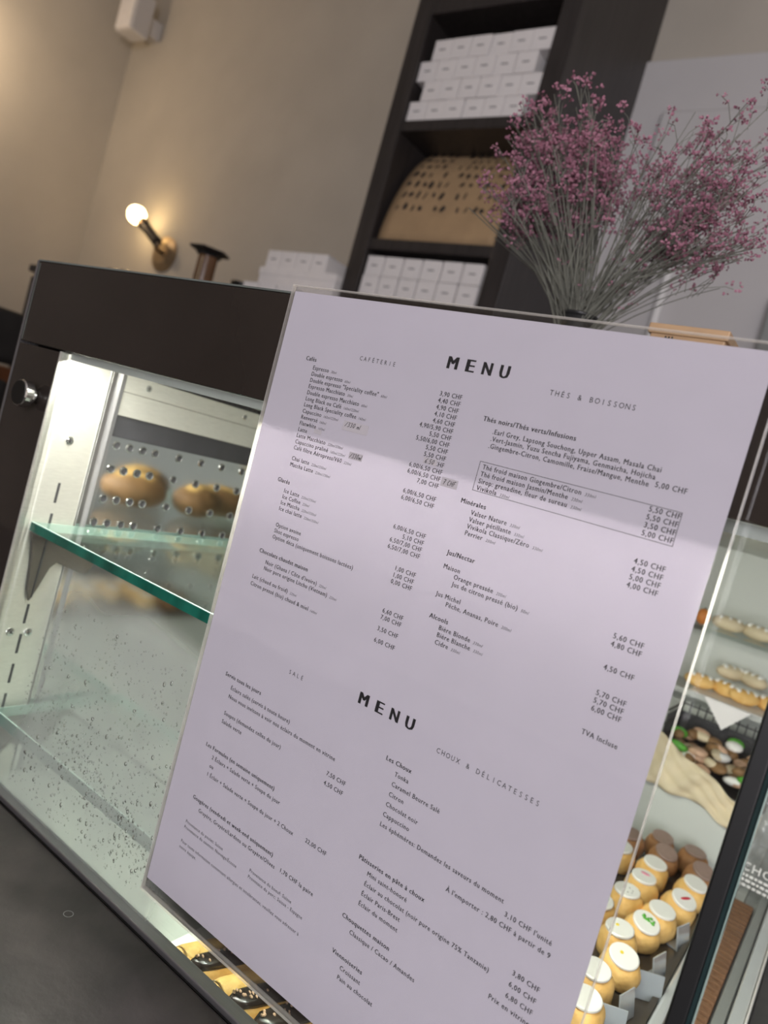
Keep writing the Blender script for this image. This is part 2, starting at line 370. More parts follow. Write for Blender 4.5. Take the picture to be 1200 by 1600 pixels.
for z in (-.0545, -.079, -.110, -.135, -.163):  # topmost row models mirror reflections of the holes; lower rows are vents
    for y in [.457, .4725, .489, .505]+[.537+.0322*k for k in range(6)]:
        y2 = y+(.0 if z != -.135 else -.004)
        if hp is None:
            hp = MB().lathe((0, 0, 0), [(.0046, 0), (.0046, .0007), (.0036, .0011), (.0033, .0003), (.0002, .0003)], 16, (1, 0, 0))
            hm = hp.build('vent_or_reflected_hole', 'chrome', pf, smooth=False); hm.location = (0, 0, 0)
            for v in hm.data.vertices: v.co += Vector(pf['_o'])
            hm.data.materials.append(M['hole'])
            for p_ in hm.data.polygons:
                if all(math.hypot(hm.data.vertices[i].co.y, hm.data.vertices[i].co.z) < .0034 for i in p_.vertices): p_.material_index = 1
            o = hm
        else:
            o = hm.copy(); C.objects.link(o)
        o.parent = pf; o.location = (XL-.0005-pf['_o'][0], y2-pf['_o'][1], z-pf['_o'][2])
# glass shelves on brackets
def shelf(x0, x1, y0, y1, z0, z1):
    s = part(MB().box(x0, x1, y0+.0007, y1-.0007, z0, z1), 'glass_shelf', 'shelfglass')
    MB().box(x0, x1, y0, y0+.0006, z0, z1).build('polished_edge', 'gedge', s, label='deep green polished front edge')
    MB().box(x0, x1, y1-.0006, y1, z0, z1).build('polished_edge', 'gtop', s)
    MB().box(x0-.0006, x0, y0, y1, z0, z1).build('polished_edge', 'gtop', s)
    MB().box(x0, x1, y0-.0001, y0+.0012, z1, z1+.0005).build('polished_edge', 'gtop', s)
    return s
s1 = shelf(-.636, -.16, .384, .82, -.1475, -.1395)
s2 = shelf(-.636, -.2, .394, .535, -.334, -.324)
def bracket(z, par):
    pl = [(.391, z-.008), (.3955, z-.03), (.3985, z-.058), (.403, z-.070), (.409, z-.056), (.416, z-.036), (.4215, z-.0305), (.452, z-.041), (.457, z-.040), (.470, z-.018), (.476, z), (.388, z)]
    MB().prism([(XL+.0010, y, q) for y, q in pl], (.0035, 0, 0)).build('bracket', 'bracket', par, bevel=.0008)
    MB().box(XL+.0045, XL+.016, .389, .475, z-.003, z).build('bracket', 'bracket', par)
    MB().prism([(XL+.0045, .4045, z-.003), (XL+.0045, .4065, z-.003), (XL+.0045, .4045, z-.066), (XL+.0045, .4035, z-.066)], (.0008, 0, 0)).build('bracket', 'hole', par)
bracket(-.1478, s1); bracket(-.3345, s2)
# LED strip above the goods
part(MB().box(-.640, .60, .3845, .3860, .0140, .0204).box(-.640, .60, .3860, .398, .0188, .0204), 'led_housing', 'greypl')
part(MB().box(-.636, -.036, .3870, .3970, .0172, .0187), 'led_strip', 'led')
l = area('led_light', (-.335, .3920, .0165), (math.radians(20), 0, 0), .60, .010, 6.3, (1, .965, .87))
# lift knob
kb = part(MB().lathe((-.668, G, -.027), [(.006, 0), (.0065, .002), (.0058, .005), (.0058, .007)], 20, (0, -1, 0)), 'knob', 'chrome', smooth=False)
MB().lathe((-.668, G-.006, -.027), [(.0105, 0), (.0125, .0012), (.0125, .0085), (.0118, .0098)], 28, (0, -1, 0)).build('knob_head', 'chrome', kb)
MB().lathe((-.668, G-.0159, -.027), [(.0113, 0), (.0111, .0006)], 28, (0, -1, 0)).build('knob_cap', 'black', kb)
# condensation drops on the front glass
dr = MB()
def drop(x, z, r, el=1.0):
    n = 8; vs_ = []; fs = []
    for (q, h) in ((1, 0), (.85, .28), (.45, .48)):
        for k in range(n):
            a = 2*math.pi*k/n; vs_.append((x+r*q*math.cos(a), G+.0009-h*r, z+r*q*math.sin(a)*el))
    vs_.append((x, G+.0009-.55*r, z))
    for i in range(2):
        for k in range(n): fs.append((i*n+k, (i+1)*n+k, (i+1)*n+(k+1)%n, i*n+(k+1)%n))
    for k in range(n): fs.append((2*n+k, 3*n, 2*n+(k+1)%n))
    fs.append(tuple(range(n)))
    dr.add(vs_, fs)
for k in range(1900):
    z = -.18-.175*random.random()**.8; x = rnd(-.60, -.366)
    if x < -.57+.10*((z+.28)/.1)**2*.2: continue
    if random.random() > .35+.65*min(1, (x+.60)/.16): continue
    drop(x, z, .0003+.0006*random.random()**2, rnd(1, 1.3))
for k in range(90):
    z = -.18-.17*random.random()**.6; drop(rnd(-.55, -.366), z, rnd(.0009, .0016), rnd(1.0, 1.5))
for k in range(420):                # bead lines gathered along the wet streak and the menu's lower edge
    f = random.random(); drop(-.56+.21*f+rnd(-.01, .02), -.275-.06*f+rnd(-.008, .012), .0003+.0006*random.random()**2, rnd(1, 1.4))
for k in range(260):
    f = random.random(); drop(-.372+.05*f+rnd(-.001, .001), -.342+rnd(-.002, .001), rnd(.0002, .0004))
for k in range(26):
    f = k/25; drop(-.405+.008*math.sin(k), -.29-.055*f, rnd(.0006, .0013), rnd(1.2, 2))
o = dr.build('water_drops', 'water', fg, smooth=True); stuff(o, 'small water droplets of condensation')

# ------------------------------------------------------------------ goods inside the case
DK = -.400
t = MB().box(-.205, -.062, .595, 1.07, DK, DK+.002).box(-.205, -.200, .595, 1.07, DK+.002, DK+.008).box(-.067, -.062, .595, 1.07, DK+.002, DK+.008).box(-.2, -.067, .595, .600, DK+.002, DK+.008).box(-.2, -.067, 1.065, 1.07, DK+.002, DK+.008).build('pastry_tray', 'traydk')
tag(t, 'shiny dark tray carrying the round cream puffs', 'tray')
TB = DK+.0022
def chou(x, y, dark, deco, label, tilt=(0, 0), s=1.0):
    r = .0190*s; seed = rnd(0, 9)
    t = thing('cream_puff', (x, y, TB), label, 'cream puff', 'cocoa cream puffs on the dark tray' if dark else 'golden cream puffs on the dark tray')
    fn = lambda a, e: 1+.035*math.sin(3*a+seed)+.03*math.sin(5*a-2*seed+3*e)
    b = MB().blob((0, 0, .0155*s), (r, r, .0168*s), 18, 10, fn)
    for q in b.v:
        e = max(-1, min(1, (q.z-.0155*s)/(.0168*s))); c_ = math.sqrt(max(0, 1-e*e)); k_ = (c_**.68/c_) if c_ > .05 else 1
        q.x *= k_; q.y *= k_; q.z = .0155*s+.0168*s*math.copysign(abs(e)**.85, e)
        q.z = min(q.z, .0300*s)
    W = Matrix.Translation((0, 0, .014*s)) @ Matrix.Rotation(tilt[0]*.9, 4, 'X') @ Matrix.Rotation(tilt[1]*.9, 4, 'Y') @ Matrix.Translation((0, 0, -.014*s))
    for i_, q in enumerate(b.v):
        q = W @ q
        if q.z < .003: q.z = max(0, .0015+q.z*.5)
        b.v[i_] = q
    b.build('pastry_shell', 'chouxdk' if dark else 'choux', t, smooth=True, xf=Matrix.Translation((x, y, TB)))
    X = Matrix.Translation((x, y, TB)) @ W @ Matrix.Translation((0, 0, .0312*s))
    rd = .0136*s
    d = MB().lathe((0, 0, 0), [(rd*.94, -.0012), (rd, -.0004), (rd, .0014), (rd*.93, .0022)], 26).build('icing_disc', 'icingdk' if dark else 'icing', t, xf=X)
    if deco == 'yellow': MB().lathe((-.003, .001, .0022), [(.0018, 0), (.0015, .0006)], 10).build('decoration', 'yellow', d, xf=X)
    elif deco == 'green':
        m_ = MB()
        for k in range(26): m_.blob((rnd(-.006, .006), rnd(.0005, .0065), .0027), rnd(.0008, .0014), 6, 4)
        m_.build('decoration', 'green', d, xf=X, label='crushed green pistachio')
    elif deco == 'red': MB().blob((0.001, 0, .0026), (.0068, .0016, .0009), 12, 6).build('decoration', 'red', d, xf=X @ Matrix.Rotation(.9, 4, 'Z'))
    elif deco == 'pink': MB().blob((0, .004, .0026), (.0055, .0022, .0008), 12, 6).build('decoration', 'pink', d, xf=X)
    elif deco == 'bits':
        m_ = MB()
        for k in range(8): a = rnd(0, 6.3); q = rnd(.002, .008); m_.blob((q*math.cos(a), q*math.sin(a), .0025), (.0008, .0004, .0004), 6, 4)
        m_.build('decoration', 'choc', d, xf=X)
    return t
G1 = (.24, -.05)
for (x, y, dk, dc, lb, tl) in [
 (-.099, .717, 0, 'yellow', 'frontmost whole cream puff, white disc with a yellow dot', (.34, .12)),
 (-.102, .801, 0, 'green', 'cream puff whose white disc carries crushed green pistachio', (.34, .22)),
 (-.094, .842, 0, '', 'plain white-disc cream puff behind the pistachio one', (.2, .05)),
 (-.086, .897, 0, 'red', 'cream puff with a red stripe on its white disc', (.30, .25)),
 (-.083, .951, 0, '', 'white-disc cream puff just behind the red-striped one', (.2, .15)),
 (-.085, 1.005, 1, '', 'nearest brown cocoa cream puff behind the white-disc rows', (.35, .25)),
 (-.101, 1.046, 1, '', 'farthest right brown cocoa cream puff on the tray', (.1, .05)),
 (-.113, .757, 0, 'yellow', 'cream puff with yellow dot tucked beside the menu', (.2, -.05)),
 (-.130, .841, 0, 'bits', 'cream puff with dark specks on its white disc', (.15, -.05)),
 (-.127, .895, 0, 'pink', 'cream puff with a pink berry streak at its disc', (.15, 0)),
 (-.128, .948, 0, '', 'white-disc cream puff in front of the cocoa ones by the menu', (.15, .05)),
 (-.129, 1.003, 1, '', 'brown cocoa cream puff with tilted disc, left of centre', (.35, .2)),
 (-.142, 1.043, 1, '', 'hindmost brown cocoa cream puff nearest the menu edge', (.25, .1)),
 (-.109, .668, 0, '', 'golden cream puff half hidden by the menu edge', (.2, 0)),
 (-.102, .622, 0, '', 'lowest golden cream puff at the bottom of the picture', (.2, 0)),
 (-.144, .789, 0, 'green', 'cream puff with greenish disc seen through the acrylic edge', (.2, 0)),
 (-.168, .946, 0, '', 'cream puff mostly hidden behind the acrylic holder edge', (.2, 0)),
 (-.171, 1.000, 1, '', 'brown cocoa cream puff seen through the acrylic holder edge', (.2, 0))]:
    chou(x, y, dk, dc, lb, tl)
# frosted price-tag stands along the tray
for i, (x, y, a, lb) in enumerate([(-.082, .640, .5, 'lowest frosted price-tag stand beside the golden puffs'), (-.076, .676, 1.35, 'upright frosted price-tag stand beside the frontmost puff'), (-.071, .722, .55, 'slanted frosted tag stand behind the frontmost puff'), (-.070, .765, 1.35, 'frosted tag stand beside the pistachio puff'), (-.066, .850, 1.3, 'farthest frosted tag stand against the black post')]):
    t = thing('price_tag', (x, y, TB), lb, 'price tag', 'frosted price tag stands on the tray')
    X = Matrix.Translation((x, y, TB)) @ Matrix.Rotation(a, 4, 'Z')
    MB().prism([(-.013, -.0008, 0), (.013, -.0008, 0), (.013, -.0008, .024), (-.013, -.0008, .024)], (0, .0016, 0)).build('card', 'clearcard', t, bevel=.0005, xf=X @ Matrix.Rotation(-.25, 4, 'X'))
    MB().box(-.012, .012, 0, .012, 0, .0014).build('foot', 'clearcard', t, bevel=.0004, xf=X)
tag(MB().box(-.0605, -.050, .55, 1.07, DK, DK+.012).build('glass_divider', 'silver', bevel=.003), 'silvery channel strip running beside the dark tray', 'strip')

# eclairs lying close behind the glass under the menu
def eclair(x, y, L_, r, choc, label, ang=-.34, h=1.0):
    t = thing('eclair', (x, y, DK+.004), label, 'eclair', 'small eclairs behind the bottom rail')
    X = Matrix.Translation((x, y, DK+.004)) @ Matrix.Rotation(ang, 4, 'Z')
    def body(rr, z0, z1, l):
        b = MB().blob((0, 0, (z0+z1)/2), (rr, l/2, (z1-z0)/2), 14, 14)
        for q in b.v:
            f = q.y/(l/2); g = (max(0, 1-abs(f)**5))**.5/max(.05, (1-f*f)**.5) if abs(f) < .999 else 1
            q.x *= min(g, 4); q.z = (z0+z1)/2+(q.z-(z0+z1)/2)*min(g, 4)
        return b
    o = body(r, 0, .019*h, L_).build('pastry_shell', 'choux', t, smooth=True, xf=X)
    if choc:
        body(r*.93, .011*h, .0215*h, L_*.94).build('glaze', 'choc', t, smooth=True, xf=X)
        n = MB()
        for k in range(26): n.blob((rnd(-.6, .6)*r, rnd(-.42, .42)*L_, .021*h), (rnd(.0011, .0019), rnd(.0007, .0012), .0009), 6, 4)
        stuff(n.build('almond_pieces', 'nut', t, xf=X), 'chopped almond pieces')
    return t
eclair(-.327, .415, .062, .0085, 0, 'farthest left plain golden eclair under the menu')
eclair(-.309, .418, .062, .0085, 1, 'chocolate eclair between the two golden eclairs')
eclair(-.286, .418, .062, .0085, 0, 'plain golden eclair between the chocolate eclairs')
eclair(-.267, .418, .064, .0095, 1, 'almond-sprinkled chocolate eclair right of the golden one')
eclair(-.243, .420, .064, .0095, 1, 'rightmost chocolate eclair at the picture bottom')
for x, lb in ((-.2985, 'silvery divider card left of the golden middle eclair'), (-.2555, 'silvery divider card between the two rightmost chocolate eclairs')):
    o = MB().prism([(0, -.03, 0), (0, .03, 0), (0, .03, .0175), (0, -.03, .0175)], (.0012, 0, 0)).build('divider_card', 'silver', xf=Matrix.Translation((x, .418, DK+.004)) @ Matrix.Rotation(-.34, 4, 'Z') @ Matrix.Rotation(.45, 4, 'Y'))
    tag(o, lb, 'card', 'silvery cards between eclairs')
o = MB().box(-.36, -.20, .394, .47, DK, DK+.004).build('eclair_board', 'white', bevel=.001); tag(o, 'pale board carrying the eclairs behind the rail', 'board')

# rolls on the upper glass shelf, mirrored in the polished side wall
for i, (x, y, a, lb) in enumerate([(-.50, .60, .3, 'golden roll on upper glass shelf nearest the steel wall'), (-.52, .69, -.2, 'golden roll on upper glass shelf, second from the steel wall'), (-.49, .76, .4, 'golden roll on upper glass shelf, third from the steel wall'), (-.42, .67, .1, 'golden roll on upper glass shelf, farthest from the steel wall')]):
    t = thing('bread_roll', (x, y, -.139), lb, 'roll', 'rolls on the upper glass shelf')
    X = Matrix.Translation((x, y, -.139)) @ Matrix.Rotation(a, 4, 'Z')
    MB().blob((0, 0, .022), (.028, .042, .022), 16, 10, lambda a_, e: 1+.04*math.sin(4*a_)).build('crust', 'brown', t, smooth=True, xf=X)
    MB().blob((0, 0, .032), (.019, .033, .014), 14, 8).build('filling_top', 'choux', t, smooth=True, xf=X)

# tiers at the back on the right
struct_step = part(MB().box(-.64, -.045, 1.085, 1.299, DK, -.300), 'step', 'back', bevel=.002)
u2 = part(MB().box(-.64, -.045, 1.20, 1.299, -.208, -.200), 'rear_shelf', 'deck')
u3 = part(MB().box(-.64, -.045, 1.15, 1.299, -.104, -.098), 'rear_shelf', 'shelfglass')
bk = thing('wire_basket', (-.115, 1.17, -.30), 'black wire basket heaped with mixed biscuits behind the puffs', 'basket')
wb = MB()
for k in range(14):
    x = -.19+.145*k/13
    wb.box(x-.001, x+.001, 1.196, 1.198, -.30, -.215)
for k in range(8):
    y = 1.105+.092*k/7; wb.box(-.191, -.189, y-.001, y+.001, -.30, -.225).box(-.046, -.044, y-.001, y+.001, -.30, -.225)
for z in (-.298, -.28, -.26, -.24, -.22): wb.box(-.191, -.044, 1.195, 1.199, z-.001, z+.001).box(-.192, -.189, 1.10, 1.197, z-.001, z+.001)
wb.build('wires', 'wirebk', bk)
MB().box(-.191, -.044, 1.199, 1.1995, -.30, -.232).build('liner', 'wirebk', bk)
MB().box(-.191, -.044, 1.10, 1.198, -.30, -.298).build('base', 'wirebk', bk)
cols = ['brown', 'nut', 'icing', 'brown', 'nut', 'green', 'brown', 'parch']
nb = 0
for k in range(56):
    x = rnd(-.178, -.055); y = rnd(1.112, 1.182); m_ = cols[k % 8]; nb += 1
    z = -.290+.030*((y-1.1)/.1)+.010*(k % 3)
    o = MB().blob((0, 0, 0), (rnd(.012, .016), rnd(.008, .011), .0065), 10, 6).build('biscuit', m_, smooth=True, xf=Matrix.Translation((x, y, z)) @ Matrix.Rotation(rnd(0, 3), 4, 'Z') @ Matrix.Rotation(rnd(-.5, .5), 4, 'X'))
    tag(o, {'brown': 'brown oval biscuit in the black wire basket', 'nut': 'tan oval biscuit in the black wire basket', 'icing': 'white glazed biscuit in the black wire basket', 'green': 'green glazed biscuit in the black wire basket', 'parch': 'cream coloured biscuit in the black wire basket'}[m_], 'biscuit', 'biscuits in the black basket')
ps = MB(); NX, NZ = 36, 12
for j in range(NZ+1):
    for i in range(NX+1):
        f = i/NX; g = j/NZ; x = -.21+.165*f; top = -.250-.050*min(1, max(0, (f-.15)*1.3)); bot = -.322+.006*math.sin(5*f)
        ps.v.append(Vector((x, 1.079-.006*g+.004*math.sin(9*f+3*g)+.0025*math.sin(31*f+7*g)+.002*math.sin(23*f-17*g), top+(bot-top)*g+.003*math.sin(14*f))))
for j in range(NZ):
    for i in range(NX): a = j*(NX+1)+i; ps.f.append((a, a+1, a+NX+2, a+NX+1))
o = ps.build('parchment_sheet', 'parch', smooth=True); sm = o.modifiers.new('thick', 'SOLIDIFY'); sm.thickness = .0008
tag(o, 'cream parchment sheet hanging over the step before the basket', 'parchment')
o = MB().prism([(-.19, 1.19, -.1985), (-.05, 1.19, -.1985), (-.06, 1.29, -.1965), (-.185, 1.29, -.1965)], (0, 0, .0008)).build('paper_sheet', 'white'); tag(o, 'white paper sheet under the upper golden pastries', 'paper')
o = MB().prism([(-.165, 1.186, -.198), (-.10, 1.184, -.198), (-.13, 1.183, -.235)], (0, .0008, 0)).build('paper_corner', 'white'); tag(o, 'white paper corner folded over the rear shelf edge', 'paper')
def twist(x, y, z, a, m_, name, lb, cat, gr):
    t = thing(name, (x, y, z), lb, cat, gr); X = Matrix.Translation((x, y, z)) @ Matrix.Rotation(a, 4, 'Z')
    MB().blob((0, 0, .011), (.024, .012, .011), 14, 8, lambda q, e: 1+.08*math.sin(6*q)).build('crust', m_, t, smooth=True, xf=X)
    b = MB()
    for k in range(3): b.blob(((k-1)*.012, 0, .019), (.004, .009, .004), 8, 5)
    b.build('sugar', 'icing', t, smooth=True, xf=X)
places = ['beside the menu edge', 'second from the menu edge', 'third from the menu edge', 'nearest the black post']
for i, (x, y, a) in enumerate([(-.182, 1.225, .3), (-.148, 1.235, -.4), (-.118, 1.225, .5), (-.084, 1.24, -.2)]):
    twist(x, y, -.1955, a, 'choux', 'sugar_bun', 'golden sugar bun on white paper, lower rear row, '+places[i], 'bun', 'sugar buns on the rear shelf')
for i, (x, y, a) in enumerate([(-.150, 1.265, .6), (-.118, 1.265, -.5)]):
    twist(x, y, -.173, a, 'parch', 'sugar_bun', ['pale sugar bun atop the lower rear row, left one', 'pale sugar bun atop the lower rear row, right one'][i], 'bun', 'sugar buns on the rear shelf')
for i, (x, y, a) in enumerate([(-.165, 1.20, .2), (-.125, 1.205, -.3), (-.085, 1.20, .3)]):
    twist(x, y, -.0977, a, 'parch', 'sugar_bun', 'pale sugar bun on the top rear glass shelf, '+['left', 'middle', 'right'][i]+' of three', 'bun', 'sugar buns on the top rear shelf')
t = thing('orange_slice', (-.196, 1.17, -.0977), 'small orange fruit piece at the menu edge on rear shelf', 'fruit')
MB().blob((-.196, 1.17, -.0857), (.010, .010, .012), 12, 8).build('flesh', 'orange', t, smooth=True)
MB().blob((-.196, 1.17, -.0737), (.002, .002, .002), 6, 4).build('stem_end', 'stem', t)

# right-hand bay beyond the black post
t = MB().box(-.033, .60, .40, 1.295, DK-.001, DK).build('bay_floor', 'greypl', case)
t = thing('ribbed_mat', (-.03, .85, DK), 'brown ribbed mat strip right of the black post', 'mat')
MB().box(-.047, -.0215, .60, 1.04, DK+.0002, DK+.004).build('base', 'cork', t)
for k in range(36): MB().box(-.0465, -.022, .602+.012*k, .608+.012*k, DK+.004, DK+.010).build('rib', 'cork', t)
for i, (x0, x1, z, m_, lb) in enumerate([(-.0195, -.010, .008, 'greypl', 'grey rail strip next to the brown ribbed mat'), (-.008, .0035, .012, 'silver', 'silvery rail strip between grey rail and white edge'), (.004, .0062, .016, 'white', 'thin white edge strip at the far right'), (.0075, .09, .006, 'wenge', 'dark brown board at the lower right corner')]):
    tag(MB().box(x0, x1, .45, 1.10, DK, DK+z).build('floor_strip', m_, bevel=.001), lb, 'strip', 'strips on the right bay floor')
sg = thing('product_bag', (.02, 1.06, DK), 'clear bag with white lettering standing right of the post', 'bag')
bm = MB(); NX, NZ = 40, 30
for j in range(NZ+1):
    for i in range(NX+1):
        f = i/NX; g = j/NZ
        bm.v.append(Vector((-.062+.17*f+.003*math.sin(7*g), 1.075+.004*math.sin(11*f+5*g)-.012*math.sin(3.1*g)+.003*math.sin(37*f-13*g)+.003*math.sin(29*g+17*f), DK+.012+.15*g+.002*math.sin(9*f))))
for j in range(NZ):
    for i in range(NX): a = j*(NX+1)+i; bm.f.append((a, a+1, a+NX+2, a+NX+1))
o = bm.build('film', 'film', sg, smooth=True); sm = o.modifiers.new('thick', 'SOLIDIFY'); sm.thickness = .001

# ------------------------------------------------------------------ the menu in its acrylic holder
KT = .0236; CK = 1/math.sqrt(1+KT*KT); MX, MY, MZ = -.3646, .3632, .0968
DV = Vector((0, KT*CK, -CK)); NV = Vector((0, -CK, -KT*CK))
def mp(u, v, d=0): return Vector((MX+u/1000, MY, MZ))+DV*(v/1000)+NV*(d/1000)
def slab(u0, u1, v0, v1, d0, d1, mb=None):
    mb = mb or MB(); q = [mp(a, b, d) for d in (d0, d1) for a, b in ((u0, v0), (u1, v0), (u1, v1), (u0, v1))]
    return mb.add(q, [(0,3,2,1),(4,5,6,7),(0,1,5,4),(1,2,6,5),(2,3,7,6),(3,0,4,7)])
base = mp(152, 440)
hold = thing('acrylic_holder', base, 'clear acrylic sign holder fixed on the case front', 'sign holder')
slab(-1.5, 305, -3.5, 438, 1.0, 1.9).build('front_sheet', 'acrylic', hold)
slab(-1.5, 305, -3.5, 438, -1.9, -1.0).build('back_sheet', 'acrylic', hold)
slab(-1.9, -1.5, -3.5, 438, -1.9, 1.9).build('side_edge', 'aedge', hold)
slab(305, 305.7, -3.5, 438, -1.9, 1.9).build('side_edge', 'aedge', hold)
slab(-2.2, 305.7, 438, 440, -1.9, 1.9).build('bottom_edge', 'aedge', hold)
slab(-2.2, 305.7, -4.0, -3.5, 1.0, 1.9).build('top_edge', 'aedge', hold)
slab(-2.2, 305.7, -4.0, -3.5, -1.9, -1.0).build('top_edge', 'aedge', hold)
menu = thing('menu_sheet', mp(150, 430), 'large white printed cafe menu with prices in CHF', 'menu')
slab(0, 300.5, 0, 430, -.15, .15).build('paper', 'paper', menu)
